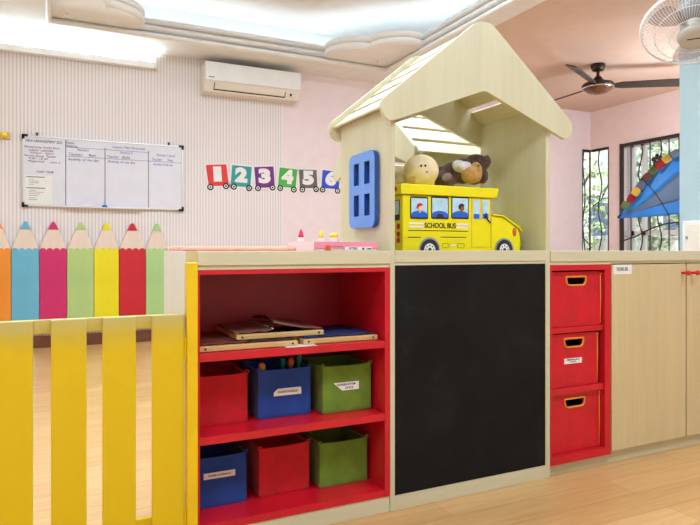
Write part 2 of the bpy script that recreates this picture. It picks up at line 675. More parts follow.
mb.box(x1, x1 + .02, y0, y1, ZC + .081, ZR)
mb.box(x0, x1, y0 - .02, y0, ZC + .081, ZR)
mb.box(x0, x1, y1, y1 + .02, ZC + .081, ZR)
struct(mb.build('ceiling.002', 'ceil_white'))
# LED strip lying on the cove ledge
mb = MB()
mb.sweep(LB, [(.09, ZC + .082), (.12, ZC + .082), (.12, ZC + .112), (.09, ZC + .112)])
tag(mb.build('led_strip', 'led'), 'white LED light strip lying along the ledge of the ceiling tray', 'light strip')
# plaster corner rosettes
for (x, y) in ((TX0 + .13, TY1 - .10), (TX1 - .17, TY1 - .14)):
    mb = MB()
    mb.ell((x, y, ZC + .046), (.03, .03, .016))
    for k in range(6):
        a = k * PI / 3
        mb.ell((x + .045 * math.cos(a), y + .045 * math.sin(a), ZC + .047), (.026, .018, .011), Matrix.Rotation(a, 3, 'Z'))
    struct(mb.build('trim_5', 'plaster', smooth=True, origin=(x, y, ZC + .05)))

# ================================================================== windows
def wavy(p0, p1, amp, n, axis):
    p0, p1 = Vector(p0), Vector(p1)
    out = []
    for i in range(25):
        f = i / 24
        out.append(p0.lerp(p1, f) + Vector(axis) * (amp * math.sin(f * n * 2 * PI)))
    return out

w1 = thing('window_1', (XR, YB, wz0), None, None)
struct(w1)
mb = MB()
g = .016
for (x, y, g2) in ((wx + g, YB + .03, g), (XR + .02, YB + .03, .009), (XR + .03, y_cw + g, g)):
    mb.box(x - g2, x + g2, y - g2, y + g2, wz0, wz1)
for z in (wz0 + g, wz1 - g):
    mb.box(wx + g, XR, YB + .01, YB + .05, z - g, z + g)
    mb.box(XR + .01, XR + .05, y_cw + g, YB, z - g, z + g)
mb.build('window_frame', 'iron', w1)
mb = MB()
mb.box(wx, XR + .02, YB + .06, YB + .066, wz0, wz1)
mb.box(XR + .06, XR + .066, y_cw, YB + .02, wz0, wz1)
mb.build('pane', 'glass', w1)
mb = MB()
ym = (y_cw + YB) / 2
mb.tube(wavy((wx + .07, YB + .03, wz0), (wx + .07, YB + .03, wz1), .02, 2, (1, 0, 0)), .008)
mb.tube(wavy((XR + .03, ym + .02, wz0), (XR + .03, ym + .02, wz1), .03, 2.5, (0, 1, 0)), .008)
mb.tube([(XR + .03, YB - .02, 1.52), (XR + .03, ym, 1.60), (XR + .03, y_cw + .04, 1.80)], .007)
mb.tube([(wx + .02, YB + .03, 1.1), (wx + .15, YB + .03, 1.0)], .007)
mb.build('grille', 'iron', w1)

w2 = thing('window_2', (XR, (y_w0 + y_w1) / 2, wz0), None, None)
struct(w2)
mb = MB()
for y in (y_w0 + .016, y_w1 - .016):
    mb.box(XR - .02, XR + .03, y - .016, y + .016, wz0, zt2)
for z in (wz0 + .025, zt2 - .025):
    mb.box(XR - .02, XR + .03, y_w0 + .032, y_w1 - .032, z - .02, z + .02)
mb.build('window_frame', 'iron', w2)
mb = MB()
for yy in (y_w1 - .13, y_w1 - .30, (y_w0 + y_w1) / 2 + .05, (y_w0 + y_w1) / 2 - .05, y_w0 + .2):
    mb.box(XR + .07, XR + .11, yy - .03, yy + .03, wz0, zt2)
for z in (wz0 + .03, 1.12, zt2 - .03):
    mb.box(XR + .07, XR + .11, y_w0, y_w1, z - .03, z + .03)
mb.build('sash', 'white', w2)
MB().box(XR + .12, XR + .126, y_w0, y_w1, wz0, zt2).build('pane', 'glass', w2)
mb = MB()
ybars = [atx(p, 200, XR).y for p in (630, 649, 668, 678)]
for y in ybars + [y_w0 + .35, y_w0 + .15]:
    mb.tube([(XR + .02, y, wz0), (XR + .02, y, zt2)], .008)
for p in (639.5, 658.5):
    y = atx(p, 200, XR).y
    mb.tube(wavy((XR + .02, y, wz0), (XR + .02, y, zt2), .03, 3, (0, 1, 0)), .008)
yq = atx(657, 160, XR).y
zq = atx(657, 160, XR).z
for k in range(5):
    a = k * 2 * PI / 5 + .3
    mb.ell((XR, yq + .045 * math.cos(a), zq + .045 * math.sin(a)), (.012, .04, .03), Matrix.Rotation(a, 3, 'X'), 10, 8)
A = atx(622, 241, XR)
B = atx(650, 229, XR)
C_ = atx(680, 222, XR)
mb.tube([A, A.lerp(B, .5) + Vector((0, 0, -.02)), B, B.lerp(C_, .5) + Vector((0, 0, .02)), C_, C_ + Vector((0, -.5, .03))], .009)
mb.build('grille', 'iron', w2)

# ================================================================== things on the back wall
# --- whiteboard
YW = YB - .03
pA, pB = at(22.5, 134, YW), at(183, 206, YW)
bx0, bx1, bz0, bz1 = pA.x, pB.x, 1.298, 1.945
t = thing('whiteboard', ((bx0 + bx1) / 2, YW, bz0), 'long whiteboard with handwritten timetable columns on striped wall', 'whiteboard')
MB().box(bx0 + .012, bx1 - .012, YW, YB - .004, bz0 + .012, bz1 - .012).build('writing_surface', paint('whiteboard_enamel', (224, 224, 234), .25, .01), t)
mb = MB()
mb.box(bx0, bx1, YW - .008, YB - .003, bz1 - .016, bz1)
mb.box(bx0, bx1, YW - .008, YB - .003, bz0, bz0 + .016)
mb.box(bx0, bx0 + .014, YW - .008, YB - .003, bz0, bz1)
mb.box(bx1 - .014, bx1, YW - .008, YB - .003, bz0, bz1)
mb.build('frame', 'alu', t, bevel=.003)
for (sx, sz) in ((0, 0), (0, 1), (1, 0), (1, 1)):
    x = bx0 - .006 if sx == 0 else bx1 + .006
    z = bz0 - .006 if sz == 0 else bz1 + .006
    dx, dz = (1 if sx == 0 else -1), (1 if sz == 0 else -1)
    mb = MB()
    mb.box(min(x, x + dx * .05), max(x, x + dx * .05), YW - .013, YB - .002, min(z, z + dz * .020), max(z, z + dz * .020))
    mb.box(min(x, x + dx * .022), max(x, x + dx * .022), YW - .013, YB - .002, min(z, z + dz * .042), max(z, z + dz * .042))
    mb.build('corner_cap', 'black', t)
ex = lambda px: at(px, 170, YW).x
for px in (37, 169):
    MB().box(ex(px) - .008, ex(px) + .008, YW, YB - .002, bz1 + .001, bz1 + .03).build('hanging_tab', 'charcoal', t)
MB().box(ex(63), ex(142), YW - .05, YW - .009, bz0 - .004, bz0 + .008).build('pen_tray', 'alu', t, bevel=.003)
mb = MB()
e = YW - .0012
for px in (65.7, 105, 148.5):
    mb.box(ex(px) - .004, ex(px) + .004, e, YW, bz0 + .018, bz1 - (.02 if px < 70 else .07))
mb.box(ex(66), ex(149), e, YW, bz1 - .088, bz1 - .084)
mb.box(ex(66), ex(182), e, YW, bz1 - .172, bz1 - .168)
mb.build('ruled_line', 'grey_ink', t)
e = YW - .0015
def wl(txt, px, dz, size, w=None, rot=0):
    return (txt, size, (ex(px), e, bz1 - dz), w, rot)
texts([wl('NEW ARRANGEMENT 2023', 44, .05, .036, .30), wl('Morning Group  Nursery Room', 42, .105, .026, .29), wl('LUNCH - CANTEEN', 41, .135, .026, .2),
       wl('Nursery Group  Teacher', 40, .185, .026, .26), wl('9.00 - 10.30', 38, .21, .024, .15), wl('Playground', 36, .235, .024, .13), wl('NAP TIME', 45, .33, .026, .14),
       wl('Rani', 92, .15, .036, .06), wl('Bella', 126, .15, .036, .07), wl('Ina', 170, .15, .036, .05)], 'ink', t, 'handwriting')
texts([wl('MONDAY - FRIDAY', 42, .16, .024, .2)], 'red_ink', t, 'handwriting')
texts([wl('Theme:', 70, .045, .03, .07), wl('Week/Day:', 72, .075, .03, .10), wl('Nursery', 83, .105, .034, .10), wl('Teacher:', 75.5, .15, .036, .12),
       wl('Activity of the day', 83.5, .197, .034, .27), wl('Lesson Plan Overview', 129, .055, .034, .30), wl('Nursery 2', 126, .105, .034, .11), wl('Teacher:', 113, .15, .036, .11),
       wl('Activity of the day', 121.5, .197, .034, .25), wl('Nursery 1 Junior', 166, .105, .034, .18), wl('Teacher:', 157, .15, .036, .1), wl('Activity of the day', 163, .197, .034, .19),
       wl('room 2', 55, .237, .024, .08)], 'blue_ink', t, 'handwriting')

t = thing('notice_sheet', (ex(40), e, bz0 + .02), 'pale printed notice sheet stuck low on the whiteboard', 'paper')
nx0, nx1 = ex(24.5), ex(52.5)
MB().box(nx0, nx1, YW - .003, YW - .0021, bz0 + .02, bz0 + .285).build('sheet', paint('cream_paper', (232, 232, 226), .7, .01), t)
mb = MB()
for i, (f, w) in enumerate(((.94, .75), (.86, .3), (.8, .5), (.74, .5), (.68, .3), (.56, .78), (.48, .4), (.42, .7), (.36, .55), (.3, .5), (.22, .4), (.16, .45))):
    h = .004 if w > .7 else .0018
    z = bz0 + .02 + .265 * f
    mb.box(nx0 + .015 + (0 if w > .7 else .02), nx0 + .015 + (nx1 - nx0 - .03) * w, YW - .0035, YW - .003, z - h, z + h)
mb.build('printed_text', 'grey_ink', t)
tag(MB().box(ex(102), ex(107), YW - .045, YW - .012, bz0 + .009, bz0 + .028).build('board_eraser', 'blue_print', bevel=.004, origin=(ex(104.5), YW - .03, bz0 + .009)), 'blue eraser sitting on the pen tray under the whiteboard', 'eraser')
tag(MB().cyl((ex(83), YW - .03, bz0 + .016), (ex(91), YW - .03, bz0 + .016), .007).build('marker_pen', 'white', smooth=False, origin=(ex(87), YW - .03, bz0 + .009)), 'white marker pen lying on the pen tray beside the blue eraser', 'marker')

# --- coat peg rail at the picture's edge
zq = at(5, 135.5, YB - .02).z
xq = at(10.5, 135, YB - .02).x
t = thing('peg_rail', (xq - .3, YB - .02, zq - .03), 'short wooden peg rail with yellow knob beside the whiteboard', 'peg rail')
MB().box(xq - .6, xq, YB - .022, YB - .002, zq - .032, zq + .032).build('rail', 'pine', t, bevel=.004)
for dx in (.05, .25, .45):
    MB().cyl((xq - dx, YB - .0225, zq), (xq - dx, YB - .05, zq), .012).ell((xq - dx, YB - .06, zq), (.026, .022, .026)).build('peg', 'yellowp', t, smooth=True)

# --- fluorescent lamp
YL = YB - .10
xe = at(157.5, 60, YL).x
t = thing('fluorescent_lamp', (xe - .8, YB, 2.69), 'bright fluorescent batten lamp high on the striped wall', 'lamp')
MB().box(xe - 1.65, xe - .012, YB - .075, YB - .0003, 2.68, 2.745).build('batten', 'white', t, bevel=.006)
MB().cyl((xe - 1.62, YB - .055, 2.775), (xe - .02, YB - .055, 2.775), .019, seg=16).build('tube', 'tube', t, smooth=False)
for x in (xe - 1.65, xe - .012):
    MB().box(x - .012, x + .012, YB - .085, YB - .002, 2.678, 2.80).build('end_cap', 'offwhite', t, bevel=.004)

# --- air conditioner
YA = YB - .21
ax0, ax1 = at(205.5, 62, YA).x, at(300.5, 72, YA).x
az1, az0 = 2.79, 2.495
t = thing('air_conditioner', ((ax0 + ax1) / 2, YB, az0), 'white split air conditioner mounted high on the back wall', 'air conditioner')
prof = [(YB - .0003, az0), (YB - .15, az0), (YA, az0 + .10), (YA - .004, az1 - .02), (YA + .02, az1), (YB - .0003, az1)]
mb = MB().plate([prof], lambda a, b, d: (d, a, b), ax0, ax1)
mb.build('body', 'offwhite', t, bevel=.008)
MB().plate([fillet([(ax0 + .002, az0 + .102), (ax1 - .002, az0 + .102), (ax1 - .002, az1 - .012), (ax0 + .002, az1 - .012)], .01)], XZ, YA - .014, YA - .003).build('front_panel', 'white', t, bevel=.004)
sl = Vector((0, YA - (YB - .15), .10))
nr = Vector((0, -.10, YA - (YB - .15))).normalized()
if nr.z > 0:
    nr = -nr
def on_slope(x, f, d):
    p = Vector((x, YB - .15, az0)) + sl * f + nr * d
    return p
mb = MB()
for (a, b, f0, f1) in ((ax0 + .09, ax1 - .16, .20, .30), (ax0 + .09, ax0 + .097, .2, .85), (ax1 - .167, ax1 - .16, .2, .75)):
    mb.hexa([on_slope(a, f0, 0), on_slope(b, f0, 0), on_slope(b, f1, 0), on_slope(a, f1, 0), on_slope(a, f0, .003), on_slope(b, f0, .003), on_slope(b, f1, .003), on_slope(a, f1, .003)])
mb.build('air_slot', 'charcoal', t)
a, b = ax0 + .1, ax1 - .17
MB().hexa([on_slope(a, .32, 0), on_slope(b, .32, 0), on_slope(b, .82, 0), on_slope(a, .82, 0), on_slope(a, .32, .008), on_slope(b, .32, .008), on_slope(b, .82, .008), on_slope(a, .82, .008)]).build('louvre', 'offwhite', t, bevel=.003)
MB().ell(on_slope(ax1 - .1, .55, .002), (.012, .008, .018), None, 12, 8).build('sensor', 'charcoal', t, smooth=True)
MB().box(ax0 + .03, ax0 + .085, YA - .0155, YA - .0142, az0 + .125, az0 + .137).build('badge', 'grey', t)

# --- number train
cards = [('red', '1', [(28, 48), (127, 45), (140, 148), (42, 150)], [(50, 155), (125, 150)], (222, 50, 48)),
         ('teal', '2', [(155, 48), (250, 58), (243, 155), (148, 150)], [(163, 153), (237, 160)], (38, 158, 156)),
         ('purple', '3', [(262, 58), (355, 55), (361, 156), (270, 158)], [(280, 160), (350, 157)], (112, 36, 132)),
         ('green', '4', [(385, 60), (470, 70), (462, 160), (376, 153)], [(387, 160), (453, 167)], (70, 176, 74)),
         ('grey', '5', [(478, 70), (563, 72), (567, 160), (482, 160)], [(494, 167), (560, 165)], (104, 96, 96)),
         ('blue', '6', [(592, 72), (676, 82), (670, 166), (586, 158)], [(592, 167), (664, 173)], (36, 82, 204))]
YC_ = YB - .0036
for cname, num, quad, wheels, colr in cards:
    pts = [at(200 + x / 4.828, 155 + y / 4.828, YC_) for x, y in quad]
    c = sum(pts, Vector()) / 4
    t = thing('number_card', c, '%s wagon wall card with the white number %s' % (cname, num), 'wall card', 'number train cards on the wall')
    wp = [at(200 + x / 4.828, 155 + y / 4.828, YC_) for x, y in wheels]
    q2 = [(p.x, p.z) for p in pts]
    out = [(c.x + (x - c.x) * 1.14, c.z + (z - c.z) * 1.14) for x, z in q2]
    mb = MB().plate([fillet(out, .012)], XZ, YC_ + .0015, YC_ + .0035)
    for w in wp:
        mb.cyl((w.x, YC_ + .0018, w.z), (w.x, YC_ + .0033, w.z), .046, seg=24)
    mb.build('backing', 'paper', t)
    MB().plate([fillet(q2, .005)], XZ, YC_, YC_ + .0014).build('wagon_panel', paint(cname + '_card', colr, .55, .03), t)
    ang = math.atan2(-(q2[0][0] - q2[3][0]), q2[0][1] - q2[3][1]) * .5
    text(num, .19, (c.x, YC_ - .0006, c.z + .005), 'paper', t, 'numeral', width=.085 if num == '1' else .135, bold=.014, rot=ang)
    for w in wp:
        wh = MB().cyl((w.x, YC_ - .002, w.z), (w.x, YC_, w.z), .034, seg=24).build('wheel', 'black', t)
        MB().cyl((w.x, YC_ - .003, w.z), (w.x, YC_ - .002, w.z), .019, seg=20).build('hub', 'paper', wh)
        MB().cyl((w.x, YC_ - .0036, w.z), (w.x, YC_ - .003, w.z), .010, seg=16).build('hub_cap', 'black', wh)

# --- pencil boards
YP = YB - .055
edges = [-33, -16, 11.2, 39.2, 67, 94, 119, 145.8, 168.5]
PC = [('pale green', (196, 214, 150)), ('orange', (238, 142, 38)), ('sky blue', (104, 180, 206)), ('magenta', (204, 36, 104)), ('light green', (178, 206, 128)), ('yellow', (236, 220, 8)), ('red', (200, 24, 40)), ('mint green', (172, 208, 136))]
PX = [at(p, 250, YP).x for p in edges]
PX[1] = PX[2] - .218
PX[0] = PX[1] - .218
zb, zs, zt = .14, at(100, 249.5, YP).z, at(100, 221.5, YP).z
M['pencil_wood'] = wood('sharpened_pencil_wood', (240, 222, 206), (226, 204, 186), 2, .6)
for i, (cn, colr) in enumerate(PC):
    a, b = PX[i] + .002, PX[i + 1] - .002
    w = b - a
    c = (a + b) / 2
    beside = {'pale green': 'next to the orange one', 'light green': 'between the magenta and yellow ones', 'mint green': 'nearest the red shelf'}.get(cn, '')
    lab = '%s giant pencil board standing against the striped wall%s' % (cn, (', ' + beside) if beside else '')
    t = thing('pencil_board', (c, YP, zb), lab, 'pencil board', 'row of giant pencil boards')
    pm = paint(cn.replace(' ', '_') + '_pencil_paint', colr, .55, .03, 3)
    nb = 4
    top = []
    for k in range(nb):
        for j in range(6):
            th = PI - PI * j / 6
            top.append((a + w * (k + .5 + .5 * math.cos(th)) / nb, zs - .012 + .026 * math.sin(th)))
    top.append((b, zs - .012))
    MB().plate([[(a, zb), (b, zb)] + top[::-1]], XZ, YP, YB - .004).build('shaft', pm, t, bevel=.004)
    def cone_x(z):
        f = min(1, max(0, (z - zs) / (zt - zs)))
        return min(w / 2 - .0015, w / 2 * (1 - f) ** .9 * .97 + .004)
    zk = zs + (zt - zs) * .69
    L = [(c - cone_x(z), z) for z in [zs - .012 + (zk - zs + .012) * k / 6 for k in range(7)]]
    R = [(2 * c - x, z) for x, z in L[::-1]]
    MB().plate([L + R], XZ, YP + .005, YB - .006).build('sharpened_wood', 'pencil_wood', t, bevel=.002)
    L = [(c - cone_x(z) - (.003 if k == 0 else 0), z) for k, z in enumerate([zk + (zt - .012 - zk) * k / 4 for k in range(5)])]
    R = [(2 * c - x, z) for x, z in L[::-1]]
    MB().plate([fillet(L + R, [0, 0, 0, 0, .008, .008, 0, 0, 0, 0])], XZ, YP, YB - .006).build('pencil_tip', pm, t, bevel=.004)

# ================================================================== yellow picket fence
fy0, fy1 = 1.776, 1.794
t = thing('picket_fence', (.1, 1.785, 0), 'yellow picket gate with paler upper edge joined to the shelf', 'fence')
for x0 in (-.4028, -.2764, -.15, -.0217, .1045, .234):
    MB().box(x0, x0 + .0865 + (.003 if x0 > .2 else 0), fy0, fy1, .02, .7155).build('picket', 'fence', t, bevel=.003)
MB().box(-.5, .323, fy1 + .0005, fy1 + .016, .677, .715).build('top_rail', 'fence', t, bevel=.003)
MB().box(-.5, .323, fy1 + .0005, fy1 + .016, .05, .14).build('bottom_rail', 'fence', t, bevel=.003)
MB().box(.3285, .3595, 1.765, 1.805, .001, .864).build('post', 'fence_post', t, bevel=.003)
for z in (.13, .62):
    MB().cyl((.3255, 1.774, z - .03), (.3255, 1.774, z + .03), .003, seg=10).build('hinge', 'fence_post', t)

# ================================================================== the storage units
FY, BY = 1.81, 2.22
# --- open shelf
t = thing('open_shelf', (.68, FY, 0), 'low open shelf unit lined in red holding six fabric bins', 'shelf')
MB().box(.333, .3655, FY, BY, 0, .8965).build('side_panel', 'white_wood', t, bevel=.001)
MB().box(.333, .3655, FY - .003, FY - .0002, .001, .8965).build('edge_band', 'door_wood', t)
mb = MB()
mb.box(.3658, .3745, FY, 2.19, .056, .84)
mb.box(1.001, 1.0205, FY, 2.19, .056, .84)
mb.box(.3745, 1.001, FY, 2.19, .8265, .84)
mb.build('red_liner', 'red_board', t)
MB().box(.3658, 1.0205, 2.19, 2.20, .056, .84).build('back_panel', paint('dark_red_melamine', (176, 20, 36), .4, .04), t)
sh1 = MB().box(.3746, 1.0008, FY + .001, 2.189, .566, .590).build('shelf', 'red_board', t, bevel=.001)
MB().box(.3746, 1.0008, FY + .001, 2.189, .317, .341).build('shelf', 'red_board', t, bevel=.001)
MB().box(.3746, 1.0008, FY + .001, 2.189, .056, .079).build('bottom_board', 'red_board', t, bevel=.001)
MB().box(.3658, 1.0205, FY + .004, FY + .02, .001, .0555).build('plinth', 'maple_x', t)
MB().box(.3658, 1.0205, FY + .002, FY + .02, .8405, .8525).build('top_strip', 'maple_x', t)
p, q = at(287, 348.5, FY), at(318, 345.5, FY)
lab = MB().box(p.x, q.x, FY + .0015, FY + .05, .5903, .5908).build('shelf_label', 'paper', t)
# --- worktop over the open shelf
t = tag(MB().box(.3662, 1.0212, FY - .003, BY, .853, .8965).build('worktop', 'maple_x', bevel=.0015, origin=(.68, 2.0, .853)), 'pale maple worktop slab over the open red shelf', 'worktop')

# --- playhouse upper (front one in place, the rear one is turned a quarter and stands behind)
CX = 1.41
def house_parts(root, xf, yf, yb, wall_l, wall_r, zbase, dz=0, window=True, z_floor=None):
    out = fillet([(CX, 1.765), (.966, 1.398), (1.0, 1.332), (CX, 1.487), (1.82, 1.332), (1.854, 1.398)], [.085, .042, .034, .04, .034, .042], 7)
    out = [(x, z + dz) for x, z in out]
    MB().plate([out], XZ, yf - .02, yf - .002).build('gable_board', 'maple', root, bevel=.002, xf=xf)
    MB().plate([out], XZ, yb + .002, yb + .02).build('gable_board', 'maple', root, bevel=.002, xf=xf)
    sl = Vector((.769, -.639))
    for sgn in (-1, 1):
        d = Vector((sgn * sl.x, sl.y))
        nn = Vector((-sgn * .639, -.769))        # inwards
        for k in range(5):
            s0 = .024 + k * .112
            s1 = s0 + .088
            P0 = Vector((CX, 1.765 + dz)) + nn * .018
            a, b = P0 + d * s0, P0 + d * s1
            a2, b2 = a + nn * .009, b + nn * .009
            mb = MB().hexa([(a.x, yf - .0015, a.y), (b.x, yf - .0015, b.y), (b2.x, yf - .0015, b2.y), (a2.x, yf - .0015, a2.y),
                            (a.x, yb + .0015, a.y), (b.x, yb + .0015, b.y), (b2.x, yb + .0015, b2.y), (a2.x, yb + .0015, a2.y)])
            mb.build('roof_slat', 'maple_y', root, bevel=.002, xf=xf)
    # walls with a top cut along the roof
    def wall(xa, xb):
        def top(x):
            return 1.765 + dz - .83 * abs(x - CX) - .046
        pts = [(xa, zbase), (xb, zbase), (xb, top(xb)), (xa, top(xa))]
        MB().plate([pts], XZ, yf, yb).build('side_panel', 'maple', root, bevel=.001, xf=xf)
    wall(*wall_l)
    wall(*wall_r)

t = thing('playhouse_cabinet', (1.38, FY, 0), 'tall maple playhouse cabinet with slatted roof, blue window and chalkboard front', 'playhouse cabinet')
house_parts(t, None, FY, BY, (1.022, 1.040), (1.722, 1.744), .001)
MB().plate([rrect(1.0403, 1.7217, .0535, .8465, .001, 1)], XZ, FY + .003, FY + .018).build('chalkboard', 'chalk', t)
MB().box(1.0403, 1.7217, FY + .001, FY + .019, .001, .0525).build('plinth', 'maple_x', t)
MB().box(1.0403, 1.7217, FY - .001, FY + .016, .8565, .8985).build('front_lip', 'maple_x', t, bevel=.002)
MB().box(1.0403, 1.7217, FY + .002, FY + .016, .847, .856).build('top_strip', 'maple_x', t)
MB().box(1.0403, 1.7217, FY + .0165, BY, .838, .853).build('floor_board', 'maple_x', t)
MB().box(1.0403, 1.7217, BY - .012, BY, .02, .838).build('back_panel', 'maple', t)
# blue window plate on the outer face of the near wall
ya, yb_ = 1.885, 2.092
za, zb_ = .981, 1.257
holes = []
for (h0, h1) in ((1.922, 1.965), (2.008, 2.051)):
    for (v0, v1) in ((1.025, 1.104), (1.140, 1.222)):
        holes.append([(h0, v0), (h1, v0), (h1, v1), (h0, v1)])
wn = MB().plate([rrect(ya, yb_, za, zb_, .03, 6)] + holes, YZ, 1.000, 1.018, 1).build('window_plate', ['blue_plastic', 'blue_edge'], t)
MB().plate([rrect(ya + .006, yb_ - .006, za + .006, zb_ - .006, .03, 6)], YZ, 1.0185, 1.0215).build('window_backing', 'blue_edge', wn)

# rear playhouse: same body turned a quarter, ridge along x
YCR = 2.665
rt = thing('playhouse_cabinet', (1.6, YCR, 0), 'second maple playhouse with slatted roof, standing turned behind the bus', 'playhouse cabinet')
xf = Matrix.Translation((0, YCR - CX, 0)) @ Matrix.Translation((1.40, CX, 0)) @ Matrix.Rotation(PI / 2, 4, 'Z') @ Matrix.Scale(-1, 4, (0, 1, 0)) @ Matrix.Translation((-CX, -FY, 0))
house_parts(rt, xf, FY, BY + .03, (1.05, 1.068), (1.752, 1.77), .001, -.06)
MB().box(1.42, 1.82, YCR - .34, YCR + .34, .83, .85).build('floor_board', 'maple_x', rt)
MB().box(1.44, 1.456, YCR - .34, YCR + .34, .01, .829).build('door', 'maple', rt)

# --- red drawer tower
t = thing('cube_unit', (1.91, FY, 0), 'narrow red-lined cube unit with three red fabric drawers', 'storage unit')
mb = MB()
mb.box(1.7455, 1.756, FY, 2.19, .045, .84)
mb.box(2.046, 2.0805, FY, 2.19, .045, .84)
mb.box(1.756, 2.046, FY, 2.19, .818, .84)
mb.box(1.756, 2.046, FY, 2.19, .045, .077)
mb.build('red_liner', 'red_board', t)
MB().box(1.7455, 2.0805, 2.19, 2.20, .045, .84).build('back_panel', 'red_board', t)
MB().box(1.7562, 2.0458, FY + .008, 2.189, .566, .588).build('shelf', 'red_board', t, bevel=.001)
MB().box(1.7562, 2.0458, FY + .008, 2.189, .318, .344).build('shelf', 'red_board', t, bevel=.001)
MB().box(1.7455, 2.0805, FY + .022, FY + .04, .001, .0445).build('plinth', 'maple_x', t)
MB().box(1.7455, 2.0805, FY + .002, FY + .02, .8405, .8525).build('top_strip', 'maple_x', t)

# --- maple door cabinets
def door_cab(x0, x1, label):
    t = thing('door_cabinet', ((x0 + x1) / 2, FY, 0), label, 'cabinet')
    mb = MB()
    mb.box(x0, x0 + .016, FY + .021, BY, .045, .8525)
    mb.box(x1 - .016, x1, FY + .021, BY, .045, .8525)
    mb.box(x0 + .016, x1 - .016, FY + .021, BY, .045, .06)
    mb.box(x0 + .016, x1 - .016, BY - .01, BY, .06, .8525)
    mb.build('carcass', 'maple', t)
    MB().box(x0, x1, FY + .022, FY + .04, .001, .0445).build('plinth', 'maple_x', t)
    MB().box(x0, x1, FY + .004, FY + .02, .8425, .8525).build('top_strip', 'maple_x', t)
    d = MB().box(x0 + .003, x1 - .004, FY, FY + .018, .056, .838).build('door', 'door_wood', t, bevel=.0015)
    return t, d
def knob(d, x, z):
    mb = MB()
    mb.cyl((x, FY - .0005, z), (x, FY - .026, z), .0055, .0065, 14)
    mb.ell((x, FY - .031, z), (.0115, .010, .0115), None, 16, 10)
    mb.build('knob', 'red_print', d, smooth=True)
dc, dd = door_cab(2.083, 2.558, 'maple cabinet with a small white label on its door')
knob(dd, 2.528, .797)
lb = MB().box(at(613.5, 270, FY).x, at(631.5, 270, FY).x, FY - .001, FY - .0002, at(620, 274.3, FY).z, at(620, 264.6, FY).z).build('door_label', 'paper', dd)
text('TEACHING AIDS', .022, (at(622, 269, FY).x, FY - .0014, at(622, 269.2, FY).z), 'grey_ink', dd, 'lettering', width=.068, bold=.0002)
dc2, dd2 = door_cab(2.560, 3.04, 'maple cabinet with red knob, past the labelled cabinet door')
knob(dd2, 2.592, .797)
tag(MB().box(1.7455, 3.04, FY - .003, BY, .853, .8965).build('worktop', 'maple_x', bevel=.0015, origin=(2.4, 2.0, .853)), 'long maple worktop slab over the red drawers and the door cabinets', 'worktop')

# ================================================================== fabric bins
def fabric_bin(x0, x1, y0, z0, h, mat, label, depth=.2, yaw=0, skew=0):
    g = 'fabric bins in the open shelf'
    cx = (x0 + x1) / 2
    z0 += .0012
    t = thing('fabric_bin', (cx, y0 + depth / 2, z0), label, 'storage bin', g)
    w = .005
    y1 = y0 + depth
    z1 = z0 + h
    mb = MB()
    n = 6
    # outer skin with a soft sag on the rim, inner skin, base
    def rim(f):
        return z1 - .002 * math.sin(PI * f)
    def ring(ins, zf):
        pts = []
        cs = [(x0 + ins, y0 + ins), (x1 - ins, y0 + ins), (x1 - ins, y1 - ins), (x0 + ins, y1 - ins)]
        for k in range(4):
            A, B = Vector(cs[k]), Vector(cs[(k + 1) % 4])
            for j in range(n):
                f = j / n
                p = A.lerp(B, f)
                pts.append((p.x, p.y, zf(f)))
        return pts
    loops = [ring(.002, lambda f: z0), ring(0, lambda f: z0 + .01), ring(-.001, lambda f: z0 + h * .5), ring(0, rim), ring(w, rim), ring(w, lambda f: z0 + w)]
    V = [[mb.bm.verts.new(p) for p in L] for L in loops]
    m = len(V[0])
    for A, B in zip(V, V[1:]):
        for i in range(m):
            mb.bm.faces.new((A[i], A[(i + 1) % m], B[(i + 1) % m], B[i]))
    mb.bm.faces.new(V[0][::-1])
    mb.bm.faces.new(V[-1])
    o = mb.build('bin_body', mat, t)
    # sewn corner ears and vertical piping
    mb = MB()
    for (x, y) in ((x0, y0), (x1, y0)):
        mb.tube([(x, y - .001, z0 + .004), (x, y - .001, z1 - .004)], .0022, 8)
        mb.tube([(x + .006 * math.cos(a), y - .0015, z1 + .004 + .006 * math.sin(a)) for a in [k * 2 * PI / 14 for k in range(14)]], .0018, 6, True)
    mb.tube([Vector((p[0], p[1], p[2])) for p in loops[3]], .0016, 6, True)
    mb.build('piping', mat, t)
    if yaw:
        t.rotation_euler.z = yaw
    return t

def bin_label(t, x0, x1, z0, z1, y, lines, cut=None, skew=0):
    """a stuck-on paper label, its corners sometimes snipped"""
    pts = [(x0, z0), (x1, z0 + skew), (x1, z1 + skew), (x0, z1)]
    if cut == 'tl':
        pts = [(x0, z0), (x1, z0 + skew), (x1, z1 + skew - .004), (x1 - .004, z1 + skew), (x0 + .014, z1), (x0, z1 - .012)]
    if cut == 'bl':
        pts = [(x0 + .034, z0), (x1, z0 + skew), (x1, z1 + skew), (x0, z1)]
    lb = MB().plate([pts], XZ, y - .0030, y - .0022).build('bin_label', 'paper', t)
    k = len(lines)
    H = z1 - z0
    for i, s in enumerate(lines):
        zz = (z0 + z1 + skew) / 2 + ((k - 1) / 2 - i) * H * .42
        cx = (x0 + x1) / 2 + (.012 if cut == 'bl' and i else 0)
        wd = (x1 - x0) * (.72 if i == 0 else .34)
        text(s, H * (.36 if k > 1 else .40), (cx, y - .0034, zz), 'ink', lb, 'lettering', width=wd, bold=.0001)
    return lb

